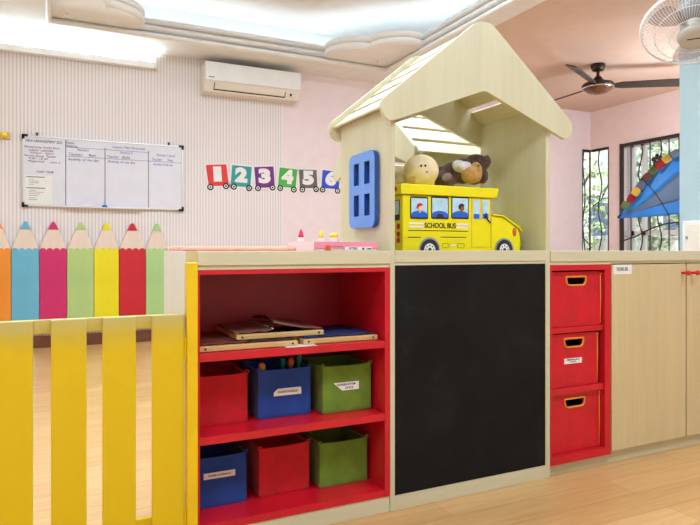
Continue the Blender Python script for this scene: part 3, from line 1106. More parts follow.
Z1, Z0 = .341, .079
b = fabric_bin(.386, .5475, 1.918, Z1, .158, 'red_fabric', 'red fabric bin on the middle shelf, beside the blue bin')
b = fabric_bin(.587, .768, 1.918, Z1, .160, 'blue_fabric', 'blue fabric bin on the middle shelf with toys poking out')
b_blue = b
p, q = at(273.5, 396, 1.917), at(301, 386.5, 1.917)
bin_label(b, p.x, q.x, p.z - .001, q.z + .001, 1.917, ['SHAPE PUZZLE'], 'tl')
b = fabric_bin(.803, .984, 1.888, Z1, .160, 'green_fabric', 'green fabric bin on the middle shelf with a two-line paper label')
p, q = at(333, 391.5, 1.887), at(358.5, 380.5, 1.887)
bin_label(b, p.x, q.x, p.z, q.z, 1.887, ['WOODEN RHYTHM', 'STICK'], 'bl')
b = fabric_bin(.386, .546, 1.925, Z0, .160, 'blue_fabric', 'blue fabric bin on the bottom shelf with a pinkish label')
p, q = at(203.5, 481, 1.924), at(235, 468.5, 1.924)
bin_label(b, p.x, q.x, p.z + .003, q.z - .001, 1.924, ['FARM ANIMALS'])
b = fabric_bin(.592, .768, 1.935, Z0, .160, 'red_fabric', 'red fabric bin on the bottom shelf between blue and green bins', yaw=.03)
b = fabric_bin(.805, .984, 1.917, Z0, .152, 'green_fabric', 'green fabric bin on the bottom shelf without any label')

# toys poking out of the blue bin
for i, (px, mname, cn, h) in enumerate(((262, 'gold', 'ochre', .175), (283, 'teal', 'teal', .18), (291, 'rust', 'rust brown', .185), (298.5, 'teal', 'dark teal', .19))):
    c = at(px, 360, 1.95 + .03 * (i % 2))
    z0 = Z1 + .0075
    mb = MB()
    mb.lathe([(.008, 0), (.012, .02), (.012, h - .05), (.007, h - .035), (.0125, h - .022), (.011, h - .006), (.004, h)], (c.x, c.y, z0), 16)
    mb.ell((c.x, c.y, z0 + h - .016), (.0125, .0125, .015), None, 14, 8)
    where = {0: 'nearest the bin\'s corner', 1: 'between the ochre and rust ones', 2: 'between two teal ones', 3: 'beside the green bin'}[i]
    tag(mb.build('toy_peg', mname, smooth=True, origin=(c.x, c.y, z0)), '%s toy peg sticking out of the blue bin, %s' % (cn, where), 'toy', 'toys poking out of the blue bin')

# --- red drawers with handle cutouts
def drawer(x0, x1, y0, z0, z1, label, lines=None, lab=None):
    t = thing('fabric_box', ((x0 + x1) / 2, y0 + .14, z0), label, 'storage box', 'red fabric drawers')
    hx0, hx1 = x0 + (x1 - x0) * .30, x0 + (x1 - x0) * .70
    hz1, hz0 = z1 - .020, z1 - .055
    hole = fillet([(hx0 + .004, hz0), (hx1 - .004, hz0), (hx1, hz1), (hx0, hz1)], [.022, .022, .004, .004], 6)
    outer = rrect(x0, x1, z0, z1, .006, 3)
    mb = MB().plate([outer, hole], XZ, y0, y0 + .008)
    mb.box(x0, x0 + .006, y0 + .008, y0 + .28, z0, z1)
    mb.box(x1 - .006, x1, y0 + .008, y0 + .28, z0, z1)
    mb.box(x0 + .006, x1 - .006, y0 + .272, y0 + .28, z0, z1)
    mb.box(x0 + .006, x1 - .006, y0 + .008, y0 + .272, z0, z0 + .006)
    body = mb.build('drawer_body', 'red_nylon', t)
    MB().tube([(x, y0 - .001, z) for x, z in hole], .0042, 8, True).build('handle_trim', 'orange', t, smooth=True)
    mb = MB()
    mb.tube([(x1 + .001, y0 + .001, z0 + .006), (x1 + .002, y0, (z0 + z1) / 2), (x1 + .001, y0 + .001, z1 - .004)], .0026, 8)
    mb.ell((x1 + .001, y0 - .001, z1 - .008), (.004, .004, .006), None, 10, 8)
    mb.build('piping', 'orange', t, smooth=True)
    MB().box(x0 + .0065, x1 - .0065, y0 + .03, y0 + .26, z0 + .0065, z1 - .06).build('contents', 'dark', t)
    if lines:
        bin_label(t, *lab, y0 + .001, lines)
    return t
Xr = lambda px, y: at(px, 300, y).x
drawer(1.761, Xr(600.2, 1.826), 1.826, .5893, .811, 'topmost red fabric drawer with orange handle in the cube unit')
p, q = at(564, 364.3, 1.83), at(581.5, 357, 1.83)
drawer(1.759, Xr(597, 1.83), 1.83, .3453, .560, 'middle red fabric drawer carrying a white label', ['PRETEND PLAY', 'TOYS'], (p.x, q.x, p.z, q.z))
drawer(1.761, Xr(599, 1.834), 1.834, .0783, .314, 'lowest red fabric drawer with orange handle, just above the plinth')

# ================================================================== dressing frames on the top shelf
def dressing_frame(x0, x1, y0, y1, z0, label, mats, style, rot=0):
    t = thing('dressing_frame', ((x0 + x1) / 2, (y0 + y1) / 2, z0), label, 'dressing frame', 'wooden dressing frames on the top shelf')
    h, w = .016, .018
    MB().box(x0, x1, y0, y0 + w, z0, z0 + h).build('frame_bar', 'pine', t, bevel=.002)
    MB().box(x0, x1, y1 - w, y1, z0, z0 + h).build('frame_bar', 'pine', t, bevel=.002)
    MB().box(x0, x0 + w, y0 + w, y1 - w, z0, z0 + h).build('frame_bar', 'pine_y', t, bevel=.002)
    MB().box(x1 - w, x1, y0 + w, y1 - w, z0, z0 + h).build('frame_bar', 'pine_y', t, bevel=.002)
    mb = MB()
    for x in (x0 + .018, x1 - .018):
        mb.cyl((x, y0 + .001, z0 + h / 2), (x, y0 - .0006, z0 + h / 2), .0035, seg=12)
    mb.build('screw', 'dark', t)
    def sheet(name, mat, xa, xb, fn):
        mb = MB()
        nx, ny = 14, 10
        V = [[mb.bm.verts.new((xa + (xb - xa) * i / nx, y0 + .012 + (y1 - y0 - .024) * j / ny, fn(i / nx, j / ny))) for i in range(nx + 1)] for j in range(ny + 1)]
        for j in range(ny):
            for i in range(nx):
                mb.bm.faces.new((V[j][i], V[j][i + 1], V[j + 1][i + 1], V[j + 1][i]))
        o = mb.build(name, mat, t, smooth=True)
        s = o.modifiers.new('thick', 'SOLIDIFY')
        s.thickness = .002
        s.offset = 1
    top = z0 + h + .001
    if style == 'plain':
        sheet('cloth', mats[0], x0 + .004, x1 - .004, lambda a, b: top + .003 * math.sin(9 * a + 3 * b) ** 2 + .001)
    elif style == 'two':
        sheet('cloth', mats[0], x0 + .004, x0 + (x1 - x0) * .5, lambda a, b: top + .004 * math.sin(8 * a + 5 * b) ** 2)
        sheet('cloth', mats[1], x0 + (x1 - x0) * .52, x1 - .004, lambda a, b: top + .004 * math.sin(7 * a - 4 * b) ** 2)
    else:
        xm = x0 + (x1 - x0) * .42
        sheet('cloth', mats[0], x0 - .002, xm, lambda a, b: top + .004 * math.sin(8 * a + 4 * b) ** 2 + .004 * a)
        sheet('cloth', mats[0], xm + .004, x1 + .0, lambda a, b: top + .003 + .040 * (1 - a) ** 1.6 * (.35 + .65 * math.sin(PI * min(1, b * .8 + .15))))
        mb = MB()
        for k in range(18):
            y = y0 + .03 + (y1 - y0 - .06) * k / 17
            mb.box(xm - .002, xm + .006, y, y + .004, top + .006, top + .011)
        mb.build('zip', 'chrome', t)
        MB().ell((xm + .002, y0 + .045, top + .012), (.006, .012, .004), None, 12, 8).build('zip_pull', 'chrome', t, smooth=True)
    return t
dressing_frame(.378, .694, 1.835, 2.13, .5915, 'wooden dressing frame with dark and rust cloth, lying under the brown one', ['rust_cloth', 'dark_leather'], 'two')
dressing_frame(.716, .990, 1.842, 2.13, .5915, 'wooden dressing frame with navy blue cloth on the top shelf', ['navy'], 'plain')
f3 = dressing_frame(.503, .802, 1.875, 2.165, .6148, 'wooden dressing frame with brown cloth and zip, lying across the other two', ['brown_leather'], 'zip')

# ================================================================== in the playhouse
# --- school bus storage box
Yb0, Yb1 = 1.90, 2.16
zf = .8538
X0, X1 = 1.12, 1.675
t = thing('bus_box', ((X0 + X1) / 2, 2.03, zf), 'yellow school bus storage box standing in the playhouse', 'toy bus')
xc = 1.529
zt_ = 1.103
mb = MB().box(X0 + .004, xc, Yb0, Yb1, zf, zt_)
mb.build('cabin', 'bus', t, bevel=.006)
hood = fillet([(xc + .001, zf), (X1 - .004, zf), (X1, .94), (X1 - .012, .985), (xc + .055, 1.030), (xc + .001, 1.034)], [0, .004, .01, .02, .02, 0], 4)
MB().plate([hood], XZ, Yb0 + .002, Yb1 - .002).build('hood', 'bus', t, bevel=.006)
MB().plate([[(xc + .004, 1.036), (xc + .055, 1.0325), (X1 - .010, .9875), (X1 + .006, .970), (X1 + .008, .974), (X1 - .008, .993), (xc + .056, 1.0375), (xc + .004, 1.041)]], XZ, Yb0 - .004, Yb1 + .002).build('hood_flap', 'bus', t)
MB().plate([[(X0 - .006, zt_ + .001), (xc + .020, zt_ + .001), (xc + .030, 1.1385), (xc + .026, 1.142), (X0 - .004, 1.142), (X0 - .008, 1.138)]], XZ, Yb0 - .008, Yb1 + .008).build('lid', 'bus', t, bevel=.006)
ef = Yb0 - .0012
bp = lambda px, py: at(px, py, Yb0)
def pr(px0, py0, px1, py1, d0, d1, r=.0):
    a, b = bp(px0, py1), bp(px1, py0)
    # follow the level of the bus side: use the mean of both ends for height
    ztop = (bp(px0, py0).z + bp(px1, py0).z) / 2
    zbot = (bp(px0, py1).z + bp(px1, py1).z) / 2
    return MB().plate([rrect(a.x, b.x, zbot, ztop, r, 4)], XZ, Yb0 - d1, Yb0 - d0)
winpx = [(410, 428), (431, 448.6), (451.2, 468.6)]
for k, (a, b) in enumerate(winpx):
    w = pr(a, 196.5, b, 219, .0002, .0012, .006).build('printed_window', 'charcoal', t)
    g = .0045
    xa, xb = bp(a, 200).x + g, bp(b, 200).x - g
    za_, zb2 = bp((a + b) / 2, 218.5).z + g, bp((a + b) / 2, 197).z - g
    MB().plate([rrect(xa, xb, za_, zb2, .003, 3)], XZ, Yb0 - .0018, Yb0 - .0012).build('printed_glass', 'sky_print', w)
    # seat backs
    c = (xa + xb) / 2
    hw = (xb - xa) / 2
    arcp = [(c - hw, za_)] + [(c + hw * math.cos(PI - PI * j / 10), za_ + .010 + .014 * math.sin(PI * j / 10)) for j in range(11)] + [(c + hw, za_)]
    MB().plate([arcp], XZ, Yb0 - .0023, Yb0 - .0018).build('printed_seat', 'blue_print', w)
    if k in (0, 2):
        hx, hz = c + (.002 if k == 0 else .006), za_ + .036
        mb = MB()
        mb.cyl((hx, Yb0 - .0028, hz), (hx, Yb0 - .0023, hz), .0125, seg=20)
        mb.box(hx - .004, hx + .004, Yb0 - .0028, Yb0 - .0023, hz - .018, hz - .008)
        mb.build('printed_face', 'skin_print' if k == 0 else 'brown_print', w)
        hp = [(hx + .0145 * math.cos(a_), hz + .002 + .0145 * math.sin(a_)) for a_ in [math.radians(20 + 200 * j / 12) for j in range(13)]]
        hp += [(hx - .003, hz + .003), (hx + .004, hz + .007)]
        MB().plate([hp], XZ, Yb0 - .0034, Yb0 - .0028).build('printed_hair', 'red_print' if k == 0 else 'ink', w)
    else:
        MB().plate([[(c - .018, za_), (c - .010, za_ + .012), (c + .010, za_ + .012), (c + .018, za_)]], XZ, Yb0 - .0028, Yb0 - .0023).build('printed_shadow', 'charcoal', w)
mb = MB()
for (a, py0, b, py1) in ((408, 230.4, 468, 231.2), (408, 236.8, 421, 237.6), (440.5, 236.8, 466, 237.6)):
    za_ = bp((a + b) / 2, py1).z
    zb2 = bp((a + b) / 2, py0).z
    mb.box(bp(a, 200).x, bp(b, 200).x, Yb0 - .0009, Yb0 - .0002, za_, zb2)
mb.build('printed_line', 'bus_line', t)
for (a, b) in ((409, 424), (456.5, 468)):
    for (p0, p1) in ((223, 224.8), (226.4, 228.2)):
        MB().box(bp(a, 200).x, bp(b, 200).x, Yb0 - .0009, Yb0 - .0002, bp(440, p1).z, bp(440, p0).z).build('printed_stripe', 'paper', t)
text('SCHOOL BUS', .027, (bp(440.3, 226).x, Yb0 - .0012, bp(440.3, 225.8).z), 'ink', t, 'lettering', width=bp(456, 226).x - bp(424.8, 226).x, bold=.0005)
# printed door
mb = MB()
zd1, zd0 = bp(480, 197).z, bp(480, 247.5).z
xa, xb = bp(471.3, 200).x, bp(490.8, 200).x
for (a, b, c, d) in ((xa, xb, zd1 - .003, zd1), (xa, xa + .003, zd0, zd1), (xb - .003, xb, zd0, zd1), ((xa + xb) / 2 - .0012, (xa + xb) / 2 + .0012, bp(480, 221).z, zd1), (xa, xb, zd0, zd0 + .003)):
    mb.box(a, b, Yb0 - .0009, Yb0 - .0002, c, d)
dd_ = mb.build('printed_door', 'mustard', t)
for (a, b) in ((473.2, 479.6), (482.2, 488.6)):
    mb = pr(a, 200, b, 219, .0009, .0016, .003)
    mb.build('printed_glass', 'sky_print', dd_)
    pr(a + .4, 214, b - .4, 218.6, .0016, .0022, .001).build('printed_seat', 'blue_print', dd_)
mb = MB()
c = bp(485.8, 218)
mb.tube([bp(485.5, 213) + Vector((0, -.003, 0)), c + Vector((0, -.004, 0)), bp(490, 223) + Vector((0, -.003, 0))], .0025, 8)
mb.ell(bp(485.5, 216) + Vector((0, -.004, 0)), (.007, .003, .010), None, 12, 8)
mb.build('printed_mirror', 'charcoal', t)
# printed wheels
for (px, R) in ((429.5, .053), (504.2, .048)):
    c = Vector((bp(px, 248).x, Yb0, zf + .047))
    R = min(R, .0465)
    w = MB().cyl((c.x, Yb0 - .0012, c.z), (c.x, Yb0 + .001, c.z), R, seg=36).build('printed_wheel', 'grey', t)
    MB().cyl((c.x, Yb0 - .0018, c.z), (c.x, Yb0 - .0012, c.z), R * .86, seg=36).build('tyre', 'charcoal', w)
    MB().cyl((c.x, Yb0 - .0024, c.z), (c.x, Yb0 - .0018, c.z), R * .52, seg=30).build('rim', 'paper', w)
    mb = MB()
    for k in range(8):
        a = k * PI / 4
        mb.cyl((c.x + R * .36 * math.cos(a), Yb0 - .0030, c.z + R * .36 * math.sin(a)), (c.x + R * .36 * math.cos(a), Yb0 - .0024, c.z + R * .36 * math.sin(a)), R * .06, seg=10)
    mb.cyl((c.x, Yb0 - .0030, c.z), (c.x, Yb0 - .0024, c.z), R * .16, seg=16)
    mb.build('wheel_bolt', 'charcoal', w)
mb = MB()
for (a, b) in ((442.5, 449), (457.5, 464)):
    lp = rrect(bp(a, 240).x, bp(b, 240).x, bp(452, 247.8).z, bp(452, 243.6).z, .003, 3)
    mb.tube([(x, Yb0 - .0006, z) for x, z in lp], .0007, 6, True)
mb.build('printed_hatch', 'bus_line', t)
MB().box(bp(451, 240).x, bp(455.4, 240).x, Yb0 - .0008, Yb0 - .0002, bp(452, 246).z, bp(452, 244.4).z).build('printed_plate', 'paper', t)
MB().ell(bp(514.7, 232) + Vector((0, .0015, 0)), (.010, .003, .018), None, 16, 10).build('printed_headlamp', paint('salmon_print', (206, 100, 70), .5, .03), t, smooth=True)
# rear end of the bus
xr_ = X0 + .0038
rw = MB().plate([rrect(Yb0 + .02, Yb1 - .02, bp(402, 220).z, bp(402, 199).z, .006, 4)], YZ, xr_ - .001, xr_ - .0002).build('printed_window', 'charcoal', t)
MB().plate([rrect(Yb0 + .025, Yb1 - .025, bp(402, 214).z, bp(402, 200).z, .005, 4)], YZ, xr_ - .0016, xr_ - .001).build('printed_glass', 'sky_print', rw)
for py in (226, 234, 240):
    for yy in (Yb0 + .03, Yb1 - .03):
        MB().ell((xr_ - .0006, yy, bp(402, py).z), (.002, .013, .011), None, 12, 8).build('printed_tail_light', 'red_print', t, smooth=True)
MB().ell((X0 - .0095, Yb0 + .03, 1.124), (.003, .010, .009), None, 12, 8).ell((X0 - .0095, Yb1 - .03, 1.124), (.003, .010, .009), None, 12, 8).build('roof_light', 'red_print', t, smooth=True)

# --- soft baby doll
ZL = 1.143
t = thing('baby_doll', (1.205, 2.03, ZL), 'cream bald-headed soft doll lying on the school bus box', 'doll')
hc = Vector((at(421, 171, 1.99).x, 1.99, ZL + .064))
rz = Matrix.Rotation(-.5, 3, 'Z')
mb = MB()
mb.ell(hc, (.070, .066, .063), None, 28, 18)
mb.ell(hc + Vector((-.012, .10, -.026)), (.055, .075, .038))
mb.ell(hc + Vector((.036, .0, -.049)), (.028, .022, .013), Matrix.Rotation(.4, 3, 'Z'))
mb.ell(hc + Vector((-.056, .06, -.044)), (.04, .022, .018), Matrix.Rotation(-.5, 3, 'Z'))
body = mb.build('body', 'doll', t, remesh=.006)
vd = Vector((hc.x * -1, -hc.y, 0)).normalized()
rgt = Vector((-vd.y, vd.x, 0))
for (a, b) in ((.004, .016), (.028, .018)):
    dirv = (vd * math.sqrt(max(.01, .066 ** 2 - a * a - b * b)) + rgt * a + Vector((0, 0, b)))
    dirv = dirv.normalized()
    p = hc + Vector((dirv.x * .0695, dirv.y * .0655, dirv.z * .0625))
    MB().ell(p, (.0042, .0042, .005), None, 12, 8).build('eye', 'black', t, smooth=True)
p = hc + Vector((vd.x * .066 + rgt.x * .024, vd.y * .062 + rgt.y * .024, -.012))
MB().ell(p, (.006, .004, .003), None, 12, 8).build('mouth', paint('rose_thread', (196, 120, 110), .8, .03), t, smooth=True)
mb = MB()
for k in range(9):
    a = k * 2 * PI / 9
    mb.tube([hc + Vector((.004 * math.cos(a), .004 * math.sin(a), .060)), hc + Vector((.010 * math.cos(a), .010 * math.sin(a), .072)), hc + Vector((.018 * math.cos(a) - .004, .018 * math.sin(a), .077))], [.002, .0015, .0006], 6)
mb.build('hair_tuft', 'white_fur', t, smooth=True)
mb = MB()
circ = []
for k in range(20):
    a = 2 * PI * k / 20
    circ.append(hc + Vector((-.030, .022, -.008)) + Matrix.Rotation(.6, 3, 'Y') @ Vector((.0, .058 * math.cos(a), .056 * math.sin(a))))
mb.tube(circ, .007, 8, True)
mb.build('collar', 'doll_hat', t, smooth=True)

# --- brown plush animal
Yp = 2.0
P_ = lambda px, py, y=Yp: at(px, py, y)
t = thing('plush_animal', (P_(460, 180).x, Yp, ZL), 'brown plush animal with a white patch and tan face on the bus box', 'soft toy')
mb = MB()
def e3(px, py, y, rx, ry, rzz, rot=0, tilt=0):
    c = P_(px, py, y)
    if c.z - rzz < ZL + .022 and rzz > .03:
        c.z = ZL + rzz - .003
    mb.ell(c, (rx, ry, rzz), Matrix.Rotation(tilt, 3, 'Z') @ Matrix.Rotation(rot, 3, 'Y'))
e3(444, 175, 2.05, .046, .045, .040)
e3(441, 175, 2.10, .05, .04, .036)
e3(453, 173, 2.05, .050, .052, .046)
e3(463, 171, 2.04, .048, .055, .054)
e3(474, 170, 2.03, .050, .055, .062)
e3(477, 160, 2.02, .042, .042, .024, .12)
e3(485, 164, 2.01, .016, .032, .034, .5)
e3(483, 176, 2.00, .016, .03, .034)
e3(448, 178, 1.975, .026, .014, .016, -.35)
mb.build('body', 'brown_fur', t, remesh=.006)
mb = MB()
e3(460, 166.5, 1.995, .034, .030, .024, .35)
e3(466, 166, 1.99, .022, .026, .018, .5)
o = mb.build('fur_patch', 'white_fur', t, remesh=.004)
mb = MB()
e3(470, 175, 1.980, .040, .032, .036, .1)
e3(475.5, 172.5, 1.980, .026, .030, .044)
mb.build('face', 'tan_fur', t, remesh=.005)
mb = MB()
e3(485.5, 162, 1.985, .017, .018, .030, .35)
mb.build('ear', 'brown_fur', t, smooth=True)
mb = MB()
e3(446.5, 177, 1.962, .024, .008, .015, -.4)
mb.build('paw', paint('grey_brown_plush', (140, 116, 110), .9, .1, 40), t, smooth=True)
MB().ell(P_(478.5, 165.5, 1.954), (.0035, .003, .0045), None, 12, 8).build('eye', 'black', t, smooth=True)

# --- dark patterned soft toy behind the doll
c = Vector((1.155, 2.115, ZL))
t = thing('patterned_plush', c, 'small dark patterned soft toy tucked behind the doll', 'soft toy')
mb = MB()
mb.ell(c + Vector((0, 0, .036)), (.036, .038, .035))
mb.ell(c + Vector((-.006, .0, .078)), (.026, .026, .024))
mb.build('body', 'mottle', t, remesh=.006)
MB().ell(c + Vector((-.008, -.004, .106)), (.013, .013, .008), None, 14, 8).build('cap', 'rust', t, smooth=True)

# ================================================================== on the near worktop
ZW = .897
# salmon towel
mb = MB()
nx, ny = 30, 12
xa, xb, ya, yb_ = .345, .765, 1.98, 2.20
for lay in range(1):
    def hz(i, j):
        return ZW + .0135 + .0014 * math.sin(i * 1.3) + .001 * math.sin(j * 2.1 + i)
    V = [[mb.bm.verts.new((xa + (xb - xa) * i / nx, ya + (yb_ - ya) * j / ny, hz(i, j))) for i in range(nx + 1)] for j in range(ny + 1)]
    W = [[mb.bm.verts.new((xa + (xb - xa) * i / nx, ya + (yb_ - ya) * j / ny, ZW)) for i in range(nx + 1)] for j in range(ny + 1)]
    for G in (V, W):
        for j in range(ny):
            for i in range(nx):
                mb.bm.faces.new((G[j][i], G[j][i + 1], G[j + 1][i + 1], G[j + 1][i]))
    for i in range(nx):
        mb.bm.faces.new((V[0][i], V[0][i + 1], W[0][i + 1], W[0][i]))
        mb.bm.faces.new((V[ny][i], V[ny][i + 1], W[ny][i + 1], W[ny][i]))
    for j in range(ny):
        mb.bm.faces.new((V[j][0], V[j + 1][0], W[j + 1][0], W[j][0]))
        mb.bm.faces.new((V[j][nx], V[j + 1][nx], W[j + 1][nx], W[j][nx]))
tag(mb.build('folded_towel', 'salmon', smooth=True, origin=(.56, 2.09, ZW)), 'folded salmon pink towel lying along the near worktop', 'towel')
# pink game box
gx0, gx1, gy0, gy1 = .742, .976, 1.815, 2.06
gz = ZW + .0305
t = thing('game_box', ((gx0 + gx1) / 2, 1.94, ZW), 'flat pink game box with small printed label beside the playhouse', 'box')
MB().box(gx0 + .003, gx1 - .003, gy0 + .003, gy1 - .003, ZW + .0002, gz - .003).build('base', 'palepink', t, bevel=.001)
MB().box(gx0, gx1, gy0, gy1, ZW + .008, gz).build('lid', 'pink_box', t, bevel=.0015)
MB().box(gx0 - .0008, gx0, gy0 + .002, gy1 - .002, ZW + .0005, gz - .001).build('end_panel', 'palepink', t)
lx = lambda px: at(px, 248, gy0).x
MB().box(lx(325.5), lx(330.5), gy0 - .0008, gy0 - .0001, ZW + .003, ZW + .018).build('printed_emblem', 'orange_red', t)
lb = MB().box(lx(345), lx(372), gy0 - .0008, gy0 - .0001, ZW + .001, ZW + .014).build('printed_panel', 'paper', t)
text('PATTERN', .012, (lx(353), gy0 - .0012, ZW + .0075), 'ink', lb, 'lettering', width=.03)
MB().cyl((lx(363), gy0 - .0014, ZW + .0075), (lx(363), gy0 - .0009, ZW + .0075), .004, seg=12).box(lx(367), lx(371), gy0 - .0014, gy0 - .0009, ZW + .005, ZW + .009).build('printed_icon', 'ink', lb)
MB().box(lx(332), lx(343), gy0 - .0008, gy0 - .0001, ZW + .013, ZW + .015).build('printed_line', 'grey_ink', t)
# glue bottles on the box lid
def bottle(px, cap, body_h, label, mname, wide=False):
    y = 1.97
    x = at(px, 240, y).x
    z0 = gz + .0004
    t = thing('glue_bottle', (x, y, z0), label, 'bottle', 'white bottles with coloured caps')
    r = .016 if wide else .011
    MB().lathe([(r * .9, 0), (r, .002), (r, body_h * .7), (r * .55, body_h)], (x, y, z0), 20).build('bottle_body', 'white', t, smooth=True)
    if wide:
        MB().lathe([(r * 1.02, body_h * .82), (r * 1.0, body_h * 1.25), (r * .7, body_h * 1.5), (.003, body_h * 1.56)], (x, y, z0), 20).build('cap', mname, t, smooth=True)
    else:
        MB().lathe([(r * .95, body_h), (r * .8, body_h + .006), (.0035, cap), (.0015, cap + .002)], (x, y, z0), 20).build('cap', mname, t, smooth=True)
bottle(301, .042, .017, 'white bottle with a pointed magenta cap on the pink box', 'magenta')
bottle(321, .040, .017, 'white bottle with a pointed yellow cap on the pink box', 'yellowp')
bottle(334, .03, .021, 'white bottle with a wide domed yellow cap by the playhouse wall', 'yellowp', True)

# ================================================================== ceiling fan
fc = att(598, 87, 6.35)
top = ZC
t = thing('ceiling_fan', (fc.x, fc.y, ZC), 'dark bronze ceiling fan in the peach ceiling bay', 'ceiling fan')
MB().lathe([(.02, -.075), (.055, -.07), (.075, -.03), (.07, -.0005)], (fc.x, fc.y, top), 28).build('ceiling_canopy', 'bronze', t, smooth=True)
MB().cyl((fc.x, fc.y, top - .07), (fc.x, fc.y, fc.z + .09), .016).build('down_rod', 'bronze', t)
MB().lathe([(.03, .11), (.05, .08), (.09, .05), (.15, .035), (.165, .015), (.15, -.01)][::-1], fc, 32).build('motor_housing', 'bronze', t, smooth=True)
MB().lathe([(.02, -.075), (.09, -.062), (.14, -.03), (.15, -.0105)], fc, 32).build('lamp_bowl', paint('amber_bowl', (110, 66, 40), .2, .1), t, smooth=True)
MB().tube([(fc.x + .155 * math.cos(a), fc.y + .155 * math.sin(a), fc.z - .012) for a in [k * 2 * PI / 40 for k in range(40)]], .008, 8, True).build('bowl_ring', 'chrome', t, smooth=True)
for k in range(3):
    a = math.radians(-33 + 120 * k)
    R = Matrix.Translation(fc) @ Matrix.Rotation(a, 4, 'Z')
    mb = MB().plate([fillet([(.13, -.02), (.24, -.05), (.86, -.075), (.88, .05), (.24, .045), (.13, .02)], [.005, .02, .03, .03, .02, .005], 4)], XY, -.006, .006)
    mb.xf(Matrix.Rotation(-.38, 4, 'X'))
    mb.build('blade', 'fan_dark', t, xf=R @ Matrix.Translation((0, 0, .012)))

# ================================================================== orbit fan near the divider wall
oc = att(694, 27, 3.6)
tow = Vector((-oc.x, -oc.y, 0)).normalized()
axis = (tow * math.cos(math.radians(60)) + Vector((0, 0, -1)) * math.sin(math.radians(60))).normalized()
zax = axis
xax = Vector((0, 0, 1)).cross(zax).normalized()
yax = zax.cross(xax)
RO = Matrix((xax, yax, zax)).transposed()
t = thing('cage_fan', (oc.x, oc.y, ZC), 'white round cage fan hanging from the ceiling, tilted downwards', 'fan')
L = lambda x, y, z: oc + RO @ Vector((x, y, z))
RG = .29
mb = MB()
for (r, z, th) in ((RG, 0, .0055), (RG * .985, .012, .004), (.21, .058, .0022), (.13, .078, .0022)):
    mb.tube([L(r * math.cos(a), r * math.sin(a), z) for a in [k * 2 * PI / 48 for k in range(48)]], th, 6, True)
for k in range(84):
    a = 2 * PI * k / 84
    pr_ = [(.085, .080), (.16, .073), (.24, .048), (.284, .010)]
    mb.tube([L(r * math.cos(a + .5 * (.29 - r)), r * math.sin(a + .5 * (.29 - r)), z) for r, z in pr_], .0012, 5)
for k in range(60):
    a = 2 * PI * k / 60
    pr_ = [(.09, -.10), (.18, -.09), (.26, -.05), (.287, -.004)]
    mb.tube([L(r * math.cos(a), r * math.sin(a), z) for r, z in pr_], .0010, 5)
mb.build('grille', 'white', t, smooth=True)
MB().lathe([(.086, .070), (.090, .078), (.086, .092), (.05, .098), (.002, .099)], oc, 36, RO).build('front_cap', 'lightgrey', t, smooth=True)
cap_z = .1
mb = MB()
mb.hexa([L(-.035, -.004, cap_z - .003), L(.035, -.004, cap_z - .003), L(.035, .004, cap_z - .003), L(-.035, .004, cap_z - .003), L(-.035, -.004, cap_z), L(.035, -.004, cap_z), L(.035, .004, cap_z), L(-.035, .004, cap_z)])
mb.build('badge', 'charcoal', t)
for k in range(3):
    a0 = 2 * PI * k / 3 + .4
    mb = MB()
    ncol, nr_ = 8, 6
    V = []
    for j in range(nr_ + 1):
        r = .05 + .205 * j / nr_
        row = []
        for i in range(ncol + 1):
            f = i / ncol
            wd = .5 + .55 * math.sin(PI * min(1, .25 + .6 * j / nr_))
            row.append(mb.bm.verts.new(L(r * math.cos(a0 + wd * (f - .5)), r * math.sin(a0 + wd * (f - .5)), .03 - .055 * f)))
        V.append(row)
    for j in range(nr_):
        for i in range(ncol):
            mb.bm.faces.new((V[j][i], V[j][i + 1], V[j + 1][i + 1], V[j + 1][i]))
    o = mb.build('blade', 'fan_blade', t, smooth=True)
    sdf = o.modifiers.new('thick', 'SOLIDIFY')
    sdf.thickness = .003
MB().lathe([(.03, .045), (.045, .04), (.045, -.03), (.03, -.035)][::-1], oc, 24, RO).build('blade_hub', 'lightgrey', t, smooth=True)
MB().lathe([(.04, -.24), (.075, -.22), (.085, -.15), (.088, -.095)], oc, 32, RO).build('motor_housing', 'grey', t, smooth=True)
m0 = L(0, 0, -.23)
mb = MB()
mb.tube([m0, Vector((oc.x, oc.y, oc.z + .30)), Vector((oc.x, oc.y, ZC - .04))], .018, 14)
mb.build('hanging_rod', 'white', t, smooth=True)
MB().lathe([(.02, -.06), (.065, -.05), (.07, -.0005)], (oc.x, oc.y, ZC), 28).build('ceiling_canopy', 'white', t, smooth=True)

# ================================================================== blue canopy by the window
seam_px = [(617.5, 218.5, 5.6), (624, 206, 5.55), (632, 191.5, 5.5), (641, 178.5, 5.45), (652, 168, 5.4), (665, 158.5, 5.36), (680, 149.5, 5.32), (700, 139, 5.3), (722, 130, 5.3)]
rim_px = [(617.5, 218.5, 5.6), (632, 217.6, 5.5), (647, 216.8, 5.4), (663, 215.5, 5.33), (680, 214, 5.28), (700, 212, 5.24), (720, 210, 5.2), (742, 208, 5.2), (764, 206, 5.2)]
SP = [att(*p) for p in seam_px]
RP = [att(*p) for p in rim_px]
apex = SP[-1]
t = thing('canopy_tent', (apex.x, apex.y, RP[-1].z), 'blue and slate nylon play canopy edged with coloured tabs by the window', 'play tent')
away = Vector((SN, CS, 0))
UP = [.70, .66, .58, .5, .4, .3, .22, .2, .18]
LO = [.78, .78, .77, .77, .76, .75, .75, .75, .75]
def canopy_point(i, v, sgn=-1):
    return SP[i].lerp(RP[i], v) + away * (sgn * .22 * math.sin(PI * v * .5) * (i / 8)) + Vector((0, 0, .02 * math.sin(PI * v)))
